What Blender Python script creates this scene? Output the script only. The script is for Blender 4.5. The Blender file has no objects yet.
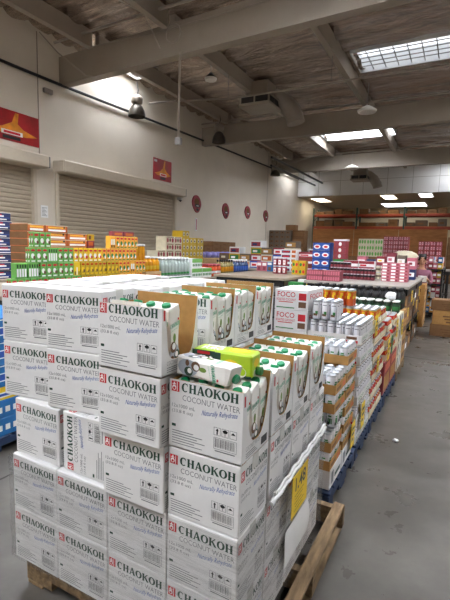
import bpy, math, random
from mathutils import Vector, Matrix
R = random.Random(7)
PI = math.pi
SC = bpy.context.scene
COL = SC.collection
# ------------------------------------------------------------------ camera
CAM = Vector((0.5503, -1.1518, 1.5751)); FPX = 428.6
YAW, PITCH, ROLL = math.radians(28.50), math.radians(7.004), math.radians(1.6375)
cf = Vector((-math.sin(YAW)*math.cos(PITCH), math.cos(YAW)*math.cos(PITCH), -math.sin(PITCH)))
cr0 = Vector((math.cos(YAW), math.sin(YAW), 0)); cu0 = cr0.cross(cf)
cr = math.cos(ROLL)*cr0 + math.sin(ROLL)*cu0; cu = -math.sin(ROLL)*cr0 + math.cos(ROLL)*cu0
cd = bpy.data.cameras.new('camera'); cam = bpy.data.objects.new('camera', cd); COL.objects.link(cam)
m = Matrix((cr, cu, -cf)).transposed().to_4x4(); m.translation = CAM; cam.matrix_world = m
cd.sensor_fit = 'VERTICAL'; cd.sensor_height = 36; cd.lens = 36*FPX/600; cd.clip_start = .05; cd.clip_end = 200
SC.camera = cam
SC.view_settings.view_transform = 'Standard'; SC.view_settings.look = 'None'
SC.view_settings.gamma = 1; SC.view_settings.use_curve_mapping = False
SC.view_settings.exposure = 1.2
# ------------------------------------------------------------------ materials
def lin(h):
    h = h.lstrip('#'); o = []
    for i in (0, 2, 4):
        v = int(h[i:i+2], 16)/255
        o.append(v/12.92 if v <= .04045 else ((v+.055)/1.055)**2.4)
    return (*o, 1)
MATS = {}
def mat(name, col, rough=.55, metal=0, var=.08, scale=14, bump=0, spec=.5, emit=0, trans=0, stretch=(1, 1, 1), coat=0):
    if name in MATS: return MATS[name]
    M = bpy.data.materials.new(name); M.use_nodes = True; nt = M.node_tree; N = nt.nodes; b = N['Principled BSDF']
    c = lin(col); b.inputs['Roughness'].default_value = rough; b.inputs['Metallic'].default_value = metal
    b.inputs['Specular IOR Level'].default_value = spec; b.inputs['Coat Weight'].default_value = coat
    b.inputs['Base Color'].default_value = c
    if trans: b.inputs['Transmission Weight'].default_value = trans; b.inputs['IOR'].default_value = 1.2
    if emit:
        b.inputs['Emission Color'].default_value = c; b.inputs['Emission Strength'].default_value = emit
    if var or bump:
        tc = N.new('ShaderNodeTexCoord'); mp = N.new('ShaderNodeMapping'); mp.inputs['Scale'].default_value = stretch
        ns = N.new('ShaderNodeTexNoise'); ns.inputs['Scale'].default_value = scale; ns.inputs['Detail'].default_value = 4
        nt.links.new(tc.outputs['Object'], mp.inputs[0]); nt.links.new(mp.outputs[0], ns.inputs['Vector'])
        if var:
            r = N.new('ShaderNodeValToRGB'); k0, k1 = 1-var, 1+var
            r.color_ramp.elements[0].position = .3; r.color_ramp.elements[1].position = .7
            r.color_ramp.elements[0].color = (*[min(1, x*k0) for x in c[:3]], 1); r.color_ramp.elements[1].color = (*[min(1, x*k1) for x in c[:3]], 1)
            nt.links.new(ns.outputs['Fac'], r.inputs[0]); nt.links.new(r.outputs[0], b.inputs['Base Color'])
        if bump:
            bp = N.new('ShaderNodeBump'); bp.inputs['Strength'].default_value = bump; bp.inputs['Distance'].default_value = .02
            nt.links.new(ns.outputs['Fac'], bp.inputs['Height']); nt.links.new(bp.outputs[0], b.inputs['Normal'])
    MATS[name] = M; return M
W_CASE = mat('case_white', '#dedddb', .42, var=.02)
W_INK = mat('ink_green', '#17402f', .5, var=0); K_INK = mat('ink_black', '#26282a', .5, var=0)
G_INK = mat('ink_grey', '#6f7274', .5, var=0); B_INK = mat('ink_blue', '#3a62ad', .5, var=0)
R_INK = mat('ink_red', '#c8202c', .5, var=0); W_INK2 = mat('ink_white', '#f2f1ee', .5, var=0)
KRAFT = mat('kraft', '#ae8248', .8, var=.1, scale=30); KRAFT_D = mat('kraft_dark', '#6f4e2e', .85, var=.12)
KRAFT_L = mat('kraft_light', '#c9a878', .8, var=.1); TAUPE = mat('taupe_card', '#6a5d50', .85, var=.1)
CREAM = mat('cream_card', '#d8cfb4', .7, var=.08)
BROWN2 = mat('brown_card', '#7d5a38', .85, var=.1)
CARTON = mat('carton_white', '#e9e6df', .3, var=.02); CAPG = mat('cap_green', '#0f8a55', .35, var=.03)
MINT = mat('mint_ink', '#2f9a73', .4, var=0); COCO = mat('coconut_brown', '#6a4b33', .6, var=.1); COCOG = mat('leaf_green', '#6f8f3a', .5, var=.1)
SPLASH = mat('coconut_splash', '#aab0b8', .4, var=.05)  # grey splash printed on the carton sides
WOOD = mat('pallet_wood', '#7a6346', .85, var=.4, scale=9, stretch=(5, 1, 5), bump=.5)
BLUEWOOD = mat('pallet_blue', '#1e3150', .75, var=.2)
YEL = mat('price_yellow', '#e9c52a', .6, var=.04); PAPER = mat('paper', '#e6e6e4', .6, var=.02)
SILVER = mat('can_silver', '#c9ccd0', .3, metal=.6, var=.04); LIDM = mat('can_lid', '#aeb2b6', .3, metal=.85, var=.05); CANW = mat('can_white', '#e6e5e9', .3, metal=.15, var=.03)
GREENC = mat('green_print', '#2e7d3c', .45, var=.08); DKGREEN = mat('dark_green', '#20402a', .4, var=.1)
LIME = mat('lime_carton', '#a9c81e', .35, var=.05); GREENP = mat('green_pack', '#6cb052', .35, var=.06)
YELP = mat('yellow_pack', '#ecc624', .35, var=.05); YELD = mat('yellow_dark_pack', '#c8a51f', .4, var=.05); ORP = mat('orange_pack', '#eeae3f', .35, var=.05)
ORBOX = mat('orange_box', '#c4632c', .6, var=.06); NAVY = mat('navy_box', '#1d2c5c', .5, var=.05)
RED = mat('red_print', '#93303a', .45, var=.06); REDC = mat('red_can', '#c2302a', .35, metal=.2, var=.05); ORC = mat('orange_can', '#d4581f', .3, metal=.2, var=.06)
PINK = mat('pink_box', '#c26b79', .5, var=.06); MAROON = mat('maroon', '#8a3a45', .5, var=.1)
BLUEP = mat('blue_pack', '#2f59b0', .45, var=.08); BLUEB = mat('blue_case', '#1f6ba8', .5, var=.05)
AMBER = mat('amber_liquid', '#c98a1c', .15, var=.08); CLEARP = mat('water_bottle', '#cfdad4', .08, var=.02, trans=.55)
NAVYB = mat('navy_bottle', '#34486e', .2, var=.05); OLIVE = mat('olive_bottle', '#857a4a', .2, var=.08); JARR = mat('orange_jar', '#c0532e', .25, var=.1)
PURPLE = mat('purple_bag', '#8a86c8', .35, var=.15, bump=.4); BLACKP = mat('black_plastic', '#1b1b1d', .4, var=.05)
WPL = mat('white_plastic', '#e8e8e6', .35, var=.02); DARK = mat('dark_metal', '#2a2a2a', .5, metal=.3, var=.1)
GREYM = mat('grey_metal', '#8d8a85', .45, metal=.4, var=.08); SHELFM = mat('shelf_top', '#a59e94', .45, metal=.1, var=.06)
TABLE = mat('table_top', '#9c8c7a', .55, var=.08)
PAINT = mat('beam_paint', '#958a7c', .6, var=.04, scale=3); PAINT2 = mat('pipe_paint', '#958b7e', .5, var=.04)
RACK = mat('rack_orange', '#9a3f2a', .5, var=.06); RACKG = mat('rack_green', '#33493f', .5, var=.06)
PLYW = mat('plywood', '#a26c3c', .75, var=.18, scale=2.5, stretch=(1, 1, 4))
BELL = mat('lamp_bell', '#4b443c', .35, metal=.5, var=.05); LENSW = mat('lamp_white', '#d8d4cb', .4, var=.02)
SKIN = mat('skin', '#c08b6c', .5, var=.04); HAIR = mat('hair', '#1c1512', .5, var=.1); SHIRT = mat('shirt_mauve', '#8f5a6c', .8, var=.1); JEAN = mat('trousers_dark', '#23252d', .8, var=.1)
FOIL = None
def emat(name, col, s):
    M = bpy.data.materials.new(name); M.use_nodes = True; nt = M.node_tree
    b = nt.nodes['Principled BSDF']; b.inputs['Base Color'].default_value = lin(col)
    b.inputs['Emission Color'].default_value = lin(col); b.inputs['Emission Strength'].default_value = s; return M
SKY_E = 17.0
SKYM = emat('skylight_panel', '#f3f7ff', SKY_E); SKYS = emat('skylight_panel_dim', '#f1f5fb', .62); TROFF = emat('troffer_glow', '#fff3d8', 3.2); TROFW = emat('troffer_cool', '#f4f6ff', 3.4)  # first skylight's pane glow dimmed below the others so its grating shows
# ------------------------------------------------------------------ mesh builder
FC = {'f': (0, 1, 5, 4), 'b': (2, 3, 7, 6), 'l': (3, 0, 4, 7), 'r': (1, 2, 6, 5), 't': (4, 5, 6, 7), 'd': (3, 2, 1, 0)}
TXT = {}
def text_geo(s, shear=0, off=0):
    k = (s, shear, off)
    if k in TXT: return TXT[k]
    cu_ = bpy.data.curves.new('t', 'FONT'); cu_.body = s; cu_.resolution_u = 2; cu_.shear = shear; cu_.offset = off; cu_.dimensions = '2D'; cu_.fill_mode = 'BOTH'
    ob = bpy.data.objects.new('t', cu_); COL.objects.link(ob)
    dg = bpy.context.evaluated_depsgraph_get(); me = bpy.data.meshes.new_from_object(ob.evaluated_get(dg))
    v = [(a.co.x, a.co.y) for a in me.vertices]; f = [tuple(p.vertices) for p in me.polygons]
    bpy.data.objects.remove(ob); bpy.data.curves.remove(cu_); bpy.data.meshes.remove(me)
    x0 = min(a[0] for a in v); x1 = max(a[0] for a in v); y0 = min(a[1] for a in v); y1 = max(a[1] for a in v)
    v = [((a[0]-x0)/(x1-x0), (a[1]-y0)/(y1-y0)) for a in v]
    TXT[k] = (v, f); return TXT[k]
def serif_word(word):
    """bold flared capitals of the brand word as polygons in a unit box"""
    V, F = [], []
    def poly(p, ox):
        b = len(V); V.extend((x+ox, y) for x, y in p); F.append(tuple(range(b, b+len(p))))
    def arc(ox, w, a0, a1, n=18, tx=.27, ty=.11):
        for i in range(n):
            q = []
            for a, s in ((a0+(a1-a0)*i/n, 1), (a0+(a1-a0)*(i+1)/n, 1), (a0+(a1-a0)*(i+1)/n, 0), (a0+(a1-a0)*i/n, 0)):
                rx, ry = (w/2, .5) if s else (w/2-tx, .5-ty)
                q.append((w/2+rx*math.cos(a), .5+ry*math.sin(a)))
            poly(q, ox)
    x = 0
    for ch in word:
        if ch == 'H':
            w = .92
            for sx in (.06, w-.06-.26):
                poly([(sx, 0), (sx+.26, 0), (sx+.26, 1), (sx, 1)], x)
                for yy in (0, .93): poly([(sx-.06, yy), (sx+.32, yy), (sx+.32, yy+.07), (sx-.06, yy+.07)], x)
            poly([(.2, .45), (w-.2, .45), (w-.2, .55), (.2, .55)], x)
        elif ch == 'K':
            w = .92
            poly([(.06, 0), (.32, 0), (.32, 1), (.06, 1)], x)
            for yy in (0, .93): poly([(.0, yy), (.36, yy), (.36, yy+.07), (.0, yy+.07)], x)
            poly([(.28, .40), (.36, .48), (.88, 1), (.70, 1), (.28, .52)], x); poly([(.36, .56), (.52, .66), (1.0, 0), (.68, 0), (.34, .5)], x)
        elif ch == 'A':
            w = .92
            poly([(.36, 1), (.58, 1), (.96, 0), (.64, 0)], x); poly([(.40, 1), (.50, 1), (.22, 0), (.07, 0)], x)
            poly([(.2, .26), (.75, .26), (.72, .36), (.24, .36)], x)
            poly([(0, 0), (.3, 0), (.3, .06), (0, .06)], x); poly([(.6, 0), (1., 0), (1., .06), (.6, .06)], x)
        elif ch == 'O':
            w = .98; arc(x, w, 0, 2*PI, 22)
        elif ch == 'C':
            w = .88; arc(x, w, math.radians(48), math.radians(312), 16); poly([(.70, .66), (.76, .66), (.78, 1), (.70, .9)], x)
        x += w+.06
    x -= .06
    return ([(a/x, b) for a, b in V], F)
BRAND = serif_word('CHAOKOH')
class MB:
    def __init__(s): s.v = []; s.f = []; s.m = []; s.sm = []; s.mats = []
    def mi(s, m):
        if m not in s.mats: s.mats.append(m)
        return s.mats.index(m)
    def face(s, pts, m, smooth=False):
        b = len(s.v); s.v.extend(tuple(p) for p in pts); s.f.append(tuple(range(b, b+len(pts)))); s.m.append(s.mi(m)); s.sm.append(smooth)
    def geo(s, V, F, m, smooth=False):
        b = len(s.v); s.v.extend(tuple(p) for p in V); k = s.mi(m)
        for f in F: s.f.append(tuple(b+i for i in f)); s.m.append(k); s.sm.append(smooth)
    def box(s, x0, y0, z0, x1, y1, z1, m, fm=None):
        P = [(x0, y0, z0), (x1, y0, z0), (x1, y1, z0), (x0, y1, z0), (x0, y0, z1), (x1, y0, z1), (x1, y1, z1), (x0, y1, z1)]
        b = len(s.v); s.v.extend(P)
        for k, f in FC.items():
            s.f.append(tuple(b+i for i in f)); s.m.append(s.mi((fm or {}).get(k, m))); s.sm.append(False)
        return s
    def cbox(s, x0, y0, z0, x1, y1, z1, m, c=.004, fm=None):
        """box with chamfered edges"""
        lo, hi = (x0, y0, z0), (x1, y1, z1); fm = fm or {}; b = len(s.v); idx = {}
        for cx in (0, 1):
            for cy in (0, 1):
                for cz in (0, 1):
                    cc = (cx, cy, cz)
                    for ax in range(3):
                        p = []
                        for a in range(3):
                            e = hi[a] if cc[a] else lo[a]
                            if a != ax: e += -c if cc[a] else c
                            p.append(e)
                        idx[cc, ax] = len(s.v); s.v.append(tuple(p))
        nm = {(0, 0): 'l', (0, 1): 'r', (1, 0): 'f', (1, 1): 'b', (2, 0): 'd', (2, 1): 't'}
        def add(ids, mm): s.f.append(tuple(ids)); s.m.append(s.mi(mm)); s.sm.append(False)
        for ax in range(3):
            o = [(1, 2), (0, 2), (0, 1)][ax]
            for sd in (0, 1):
                ring = []
                for a, bb in ((0, 0), (1, 0), (1, 1), (0, 1)):
                    cc = [0, 0, 0]; cc[ax] = sd; cc[o[0]] = a; cc[o[1]] = bb; ring.append(idx[tuple(cc), ax])
                flip = (sd == 0) ^ (ax == 1)
                add(ring[::-1] if flip else ring, fm.get(nm[ax, sd], m))
            for a in (0, 1):
                for bb in (0, 1):
                    c0 = [0, 0, 0]; c0[o[0]] = a; c0[o[1]] = bb; c1 = list(c0); c1[ax] = 1; c0, c1 = tuple(c0), tuple(c1)
                    add([idx[c0, o[0]], idx[c1, o[0]], idx[c1, o[1]], idx[c0, o[1]]], m)
        for cx in (0, 1):
            for cy in (0, 1):
                for cz in (0, 1): add([idx[(cx, cy, cz), a] for a in range(3)], m)
        return s
    def lathe(s, prof, seg=16, c=(0, 0, 0), cap=True):
        """prof: list of (r, z, material of the band up to the next point)"""
        n = len(prof); rings = []
        for r, z, mm in prof:
            rings.append([(c[0]+r*math.cos(2*PI*i/seg), c[1]+r*math.sin(2*PI*i/seg), c[2]+z) for i in range(seg)])
        b = len(s.v)
        for rg in rings: s.v.extend(rg)
        for j in range(n-1):
            k = s.mi(prof[j][2])
            for i in range(seg):
                i2 = (i+1) % seg
                s.f.append((b+j*seg+i, b+j*seg+i2, b+(j+1)*seg+i2, b+(j+1)*seg+i)); s.m.append(k); s.sm.append(True)
        if cap:
            s.f.append(tuple(b+(n-1)*seg+i for i in range(seg))); s.m.append(s.mi(prof[-1][2])); s.sm.append(False)
            s.f.append(tuple(b+seg-1-i for i in range(seg))); s.m.append(s.mi(prof[0][2])); s.sm.append(False)
        return s
    def tube(s, pts, r, m, seg=8):
        pts = [Vector(p) for p in pts]; b = len(s.v); k = s.mi(m)
        for i, p in enumerate(pts):
            d = (pts[min(i+1, len(pts)-1)]-pts[max(i-1, 0)]).normalized()
            a = d.cross(Vector((0, 0, 1)) if abs(d.z) < .9 else Vector((1, 0, 0))).normalized(); c = d.cross(a)
            s.v.extend(tuple(p+r*(math.cos(2*PI*j/seg)*a+math.sin(2*PI*j/seg)*c)) for j in range(seg))
        for i in range(len(pts)-1):
            for j in range(seg):
                j2 = (j+1) % seg
                s.f.append((b+i*seg+j, b+i*seg+j2, b+(i+1)*seg+j2, b+(i+1)*seg+j)); s.m.append(k); s.sm.append(True)
        for o in (0, (len(pts)-1)*seg): s.f.append(tuple(b+o+j for j in range(seg))); s.m.append(k); s.sm.append(False)
        return s
    def pr(s, fr, u0, v0, u1, v1, m):
        O, U, V, Nn = fr
        s.face([O+U*u+V*v+Nn for u, v in ((u0, v0), (u1, v0), (u1, v1), (u0, v1))], m)
    def ell(s, fr, cu_, cv, ru, rv, m, n=12, k=1.0):
        O, U, V, Nn = fr
        s.face([O+U*(cu_+ru*math.cos(2*PI*i/n))+V*(cv+rv*math.sin(2*PI*i/n))+Nn*k for i in range(n)], m)
    def word(s, fr, g, u0, v0, u1, v1, m, rise=0, k=1.0):
        O, U, V, Nn = fr
        s.geo([O+U*(u0+(u1-u0)*a)+V*(v0+(v1-v0)*b+rise*a)+Nn*k for a, b in g[0]], g[1], m)
    def outline(s, fr, u0, v0, u1, v1, t, m):
        s.pr(fr, u0, v0, u1, v0+t, m); s.pr(fr, u0, v1-t, u1, v1, m); s.pr(fr, u0, v0, u0+t, v1, m); s.pr(fr, u1-t, v0, u1, v1, m)
    def mesh(s, name):
        me = bpy.data.meshes.new(name); me.from_pydata(s.v, [], s.f)
        for mm in s.mats: me.materials.append(mm)
        me.polygons.foreach_set('material_index', s.m); me.polygons.foreach_set('use_smooth', s.sm); me.update(); return me
    def build(s, name, parent=None, loc=(0, 0, 0), rz=0):
        return put(s.mesh(name), name, loc, rz, parent)
def put(me, name, loc=(0, 0, 0), rz=0, parent=None):
    o = bpy.data.objects.new(name, me); COL.objects.link(o); o.location = loc
    o.rotation_euler = rz if isinstance(rz, tuple) else (0, 0, rz)
    if parent: o.parent = parent
    return o
def L(o, label, cat, group=None, kind=None):
    o['label'] = label; o['category'] = cat
    if group: o['group'] = group
    if kind: o['kind'] = kind
    return o
def S(o): o['kind'] = 'structure'; return o
def empty(name, loc, rz=0):
    o = bpy.data.objects.new(name, None); COL.objects.link(o); o.location = loc
    o.rotation_euler = rz if isinstance(rz, tuple) else (0, 0, rz); return o
def face_fr(k, x0, y0, z0, x1, y1, z1, e=.0006):
    """origin, unit axes and offset of a face of a box"""
    Z = Vector((0, 0, 1))
    if k == 'f': return (Vector((x0, y0, z0)), Vector((1, 0, 0)), Z, Vector((0, -e, 0)))
    if k == 'r': return (Vector((x1, y0, z0)), Vector((0, 1, 0)), Z, Vector((e, 0, 0)))
    if k == 'l': return (Vector((x0, y1, z0)), Vector((0, -1, 0)), Z, Vector((-e, 0, 0)))
    if k == 'b': return (Vector((x1, y1, z0)), Vector((-1, 0, 0)), Z, Vector((0, e, 0)))
    if k == 't': return (Vector((x0, y0, z1)), Vector((1, 0, 0)), Vector((0, 1, 0)), Vector((0, 0, e)))
ORD = ['first', 'second', 'third', 'fourth', 'fifth', 'sixth', 'seventh', 'eighth', 'ninth', 'tenth', 'eleventh', 'twelfth', 'thirteenth', 'fourteenth', 'fifteenth', 'sixteenth']
# ------------------------------------------------------------------ room shell
def floor_mat():
    M = bpy.data.materials.new('polished_concrete'); M.use_nodes = True; nt = M.node_tree; N = nt.nodes; b = N['Principled BSDF']
    tc = N.new('ShaderNodeTexCoord')
    def noise(sc, det, lo, hi, c0, c1):
        n = N.new('ShaderNodeTexNoise'); n.inputs['Scale'].default_value = sc; n.inputs['Detail'].default_value = det; n.inputs['Roughness'].default_value = .65
        nt.links.new(tc.outputs['Object'], n.inputs['Vector']); r = N.new('ShaderNodeValToRGB')
        r.color_ramp.elements[0].position = lo; r.color_ramp.elements[1].position = hi
        r.color_ramp.elements[0].color = c0; r.color_ramp.elements[1].color = c1
        nt.links.new(n.outputs['Fac'], r.inputs[0]); return n, r
    n1, r1 = noise(.9, 6, .3, .7, lin('#514e49'), lin('#716d66'))
    n2, r2 = noise(5, 8, .35, .75, (.62, .60, .57, 1), (1.0, 1.0, 1.0, 1))
    mx = N.new('ShaderNodeMix'); mx.data_type = 'RGBA'; mx.blend_type = 'MULTIPLY'; mx.inputs[0].default_value = .8
    nt.links.new(r1.outputs[0], mx.inputs[6]); nt.links.new(r2.outputs[0], mx.inputs[7]); nt.links.new(mx.outputs[2], b.inputs['Base Color'])
    n3, r3 = noise(2.2, 6, .3, .7, (.22, .22, .22, 1), (.42, .42, .42, 1)); nt.links.new(r3.outputs[0], b.inputs['Roughness'])
    return M
fb = MB(); FLM = floor_mat(); fb.face([(-8, -6, 0), (9, -6, 0), (9, 31, 0), (-8, 31, 0)], FLM); S(fb.build('floor'))
JT = mat('joint_dark', '#45423d', .8, var=.2)
for nm, seg in (('trim_1', [(-8, 5.78, 9, 5.80)]), ('trim_2', [(-2.02, -6, -2.005, 31)])):
    b = MB()
    for x0, y0, x1, y1 in seg: b.box(x0, y0, .0, x1, y1, .0015, JT)
    S(b.build(nm))
DECK = 6.2
WALLM = mat('wall_paint', '#d6ccbc', .75, var=.03, scale=1.5)
WALLW = mat('wall_white', '#dcdad6', .7, var=.02, scale=1.5)
# skylight openings: (x0, x1, y0, y1); unseen ones sized for light, last pair added to brighten the left
SKY = [(-2.1, .6, 9.6, 10.8), (-4.8, -2.1, 16.2, 17.4), (-.6, 1.5, 21.7, 22.4), (-7.8, -7.2, 7.3, 8.7), (-7.8, -6.9, 20.7, 21.6), (-2.1, .6, 3.0, 4.2), (-2.1, .6, -4.2, -3.3), (3.3, 6.0, 3.0, 4.2), (2.4, 6.0, 9.6, 11.4), (3.3, 6.0, 16.2, 17.4), (-5.4, -2.7, .9, 2.4), (-5.4, -2.7, -3.0, -1.8)]
def foil_mat():
    M = bpy.data.materials.new('foil_insulation'); M.use_nodes = True; nt = M.node_tree; N = nt.nodes; b = N['Principled BSDF']
    b.inputs['Metallic'].default_value = .92; b.inputs['Roughness'].default_value = .27
    tc = N.new('ShaderNodeTexCoord'); mp = N.new('ShaderNodeMapping'); mp.inputs['Scale'].default_value = (.7, 4.0, 1)
    n = N.new('ShaderNodeTexNoise'); n.inputs['Scale'].default_value = 1.6; n.inputs['Detail'].default_value = 5; n.inputs['Distortion'].default_value = 1.2; n.inputs['Roughness'].default_value = .65
    r = N.new('ShaderNodeValToRGB'); r.color_ramp.elements[0].color = lin('#a19286'); r.color_ramp.elements[1].color = lin('#ecded2')
    r.color_ramp.elements[0].position = .3; r.color_ramp.elements[1].position = .75
    bp = N.new('ShaderNodeBump'); bp.inputs['Strength'].default_value = 1.0; bp.inputs['Distance'].default_value = .12
    nt.links.new(tc.outputs['Object'], mp.inputs[0]); nt.links.new(mp.outputs[0], n.inputs['Vector']); nt.links.new(n.outputs['Fac'], r.inputs[0])
    nt.links.new(r.outputs[0], b.inputs['Base Color']); nt.links.new(n.outputs['Fac'], bp.inputs['Height']); nt.links.new(bp.outputs[0], b.inputs['Normal'])
    return M
FOIL = foil_mat()
def ceiling():
    dx, dy = .3, .1; nx, ny = round(17/dx), round(29.1/dy)
    def z(x, y):
        p = (y % .6)/.6
        return DECK + .08 - .10*math.sin(PI*p)**.55*(1+.3*math.sin(x*1.7+math.floor(y/.6)*2.1)) + .016*math.sin(x*5.3+y*7)+.012*math.sin(x*3.1-y*13)
    V = [(-8+i*dx, -6+j*dy, z(-8+i*dx, -6+j*dy)) for j in range(ny+1) for i in range(nx+1)]
    F = []
    for j in range(ny):
        for i in range(nx):
            x, y = -8+(i+.5)*dx, -6+(j+.5)*dy
            if any(a < x < b and c < y < d for a, b, c, d in SKY): continue
            F.append((j*(nx+1)+i, (j+1)*(nx+1)+i, (j+1)*(nx+1)+i+1, j*(nx+1)+i+1))
    b = MB(); b.geo(V, F, FOIL, True); S(b.build('ceiling'))
ceiling()
WELL = mat('skylight_curb', '#e4e6e8', .6, var=.02)
for i, (x0, x1, y0, y1) in enumerate(SKY):
    b = MB(); h = .38
    for q in ((x0-.03, y0-.03, x1+.03, y0), (x0-.03, y1, x1+.03, y1+.03), (x0-.03, y0, x0, y1), (x1, y0, x1+.03, y1)):
        b.box(q[0], q[1], DECK-.03, q[2], q[3], DECK+h, WELL)
    w = S(b.build('window_%d' % (i+1)))
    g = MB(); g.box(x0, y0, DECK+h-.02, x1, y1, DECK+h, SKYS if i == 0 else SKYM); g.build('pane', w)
    if i in (0, 1, 2, 5):
        r_ = MB(); n = 9
        for k in range(1, n): r_.tube([(x0+(x1-x0)*k/n, y0, DECK+.02), (x0+(x1-x0)*k/n, y1, DECK+.02)], .013, GREYM, 5)
        for k in range(1, 5): r_.tube([(x0, y0+(y1-y0)*k/5, DECK+.02), (x1, y0+(y1-y0)*k/5, DECK+.02)], .013, GREYM, 5)
        r_.build('safety_grating', w)
# left wall with two roller doors
b = MB()
for y0, y1, z0, z1 in ((-6, .30, 0, 3.5), (5.45, 6.02, 0, 3.5), (10.88, 23.0, 0, 3.5), (-6, 23.0, 3.5, 6.4), (.30, 5.45, 3.3, 3.5), (6.02, 10.88, 3.3, 3.5)):
    b.box(-8.3, y0, z0, -8, y1, z1, WALLM)
b.box(-8.3, 23.0, 0, -8, 31, 6.4, WALLM)
S(b.build('wall_left'))
SEAM = mat('seam', '#8d8375', .8, var=.05)
for i, yy in enumerate((5.6, 18.6)):
    b = MB(); b.box(-8, yy-.012, 0 if i else 3.52, -7.996, yy+.012, 6.15, SEAM); S(b.build('trim_%d' % (3+i)))
SLAT = mat('door_slat', '#b9ac97', .55, metal=.1, var=.03); HOOD = mat('door_hood', '#c8bca8', .5, var=.03)
for i, (y0, y1) in enumerate(((.30, 5.45), (6.02, 10.88))):
    d = empty('door_%d' % (i+1), (-8.04, y0, 0)); S(d)
    b = MB(); W = y1-y0; z = 0.
    prof = []
    while z < 3.3:
        prof += [(.0, z), (.022, z+.02), (.026, z+.05), (.022, z+.08), (.0, z+.1)]; z += .1
    V = []; F = []
    for yy in (0, W):
        V += [(p[0]-.03, yy, p[1]) for p in prof]
    n = len(prof)
    for k in range(n-1): F.append((k, n+k, n+k+1, k+1))
    b.geo(V, F, SLAT, False); b.build('curtain', d)
    h = MB(); h.cbox(.0, -.06, 3.2, .42, W+.12, 3.48, HOOD, .03); hd = h.build('hood', d); e = MB(); e.cbox(.04, W+.125, 3.22, .40, W+.16, 3.46, GREYM, .01); e.build('end_cap', hd)
    for yy in (-.02, W-.06):
        g = MB(); g.box(.0, yy, 0, .10, yy+.08, 3.2, HOOD); g.build('guide_rail', d)
    bar = MB(); bar.box(-.02, 0.02, 0, .03, W-.02, .09, DARK); bar.build('bottom_bar', d)
# header (lower ceiling over the back room), back room
b = MB(); b.box(-8, 23, 4.6, 9, 23.12, 6.35, WALLW)
for k in range(0, 15): b.box(-8+1.22*k-.008, 22.994, 4.6, -8+1.22*k+.008, 23, 6.3, SEAM)
b.box(-8, 22.994, 5.38, 9, 23, 5.395, SEAM)
S(b.build('wall_header'))
BACKC = mat('tile_ceiling', '#b4a791', .8, var=.04)
b = MB(); b.box(-8, 23.12, 4.6, 9, 31, 4.7, BACKC); S(b.build('ceiling_back'))
BWALL = mat('wall_tan', '#bfae8d', .8, var=.04)
b = MB(); b.box(-8, 31, 0, 9, 31.2, 4.7, BWALL); S(b.build('wall_back'))
b = MB(); b.box(9, -6, 0, 9.2, 31, 6.4, WALLM); S(b.build('wall_right'))
b = MB(); b.box(-8, -6.2, 0, 9, -6, 6.4, WALLM); S(b.build('wall_front'))
def troffer(x0, y0, x1, y1, label, M):
    t = empty('ceiling_light', ((x0+x1)/2, (y0+y1)/2, 4.56)); L(t, label, 'light', 'fluorescent troffers in the back room')
    w, d = (x1-x0)/2, (y1-y0)/2
    f = MB()
    for q in ((-w-.04, -d-.04, w+.04, -d), (-w-.04, d, w+.04, d+.04), (-w-.04, -d, -w, d), (w, -d, w+.04, d)): f.box(q[0], q[1], 0, q[2], q[3], .04, WPL)
    f.build('frame', t); g = MB(); g.box(-w, -d, .008, w, d, .03, M); g.build('diffuser', t)
troffer(-7.5, 23.9, -6.75, 25.8, 'fluorescent ceiling light closest to the tan side wall', TROFF)
troffer(-3.5, 23.4, -2.85, 25.2, 'fluorescent ceiling light nearest the middle of the header wall', TROFF)
troffer(-1.6, 23.2, -1.0, 24.7, 'fluorescent ceiling light nearest the header, towards the main aisle', TROFW)
troffer(-4.1, 27.6, -2.9, 29.6, 'deep fluorescent ceiling light at the far back, farther from the aisle', TROFW)
troffer(-2.85, 27.5, -1.6, 29.6, 'deep fluorescent ceiling light at the far back, closer to the aisle', TROFW)
# girders and purlins
def beam(name, p0, p1, w, h, label=None):
    b = MB(); (x0, y0, z0), (x1, y1, z1) = p0, p1
    if abs(x1-x0) > abs(y1-y0): q = [(0, -w/2), (0, w/2)]
    else: q = [(-w/2, 0), (w/2, 0)]
    V = []
    for (x, y, z) in (p0, p1):
        for dx, dy in q: V += [(x+dx, y+dy, z), (x+dx, y+dy, z+h)]
    F = [(0, 2, 3, 1), (4, 5, 7, 6), (0, 1, 5, 4), (2, 6, 7, 3), (1, 3, 7, 5), (0, 4, 6, 2)]
    b.geo(V, F, PAINT); return S(b.build(name))
beam('girder_beam', (-8, 6.3, 5.22), (9, 6.3, 5.62), .22, .62)
beam('girder_beam', (-8, 12.6, 5.20), (9, 12.6, 5.20), .22, .62)
beam('girder_beam', (-8, 19.1, 5.25), (9, 19.1, 5.25), .22, .64)
beam('girder_beam', (-8, 0, 5.3), (9, 0, 5.5), .22, .62)
for x in (-7.0, -4.95, -2.3, .85, 3.1, 6.2):
    for y0, y1 in ((-6, -.11), (.11, 6.19), (6.41, 12.49), (12.71, 18.99), (19.21, 23)):
        beam('purlin_beam', (x, y0, 5.84), (x, y1, 5.84), .13, .36)
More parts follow.
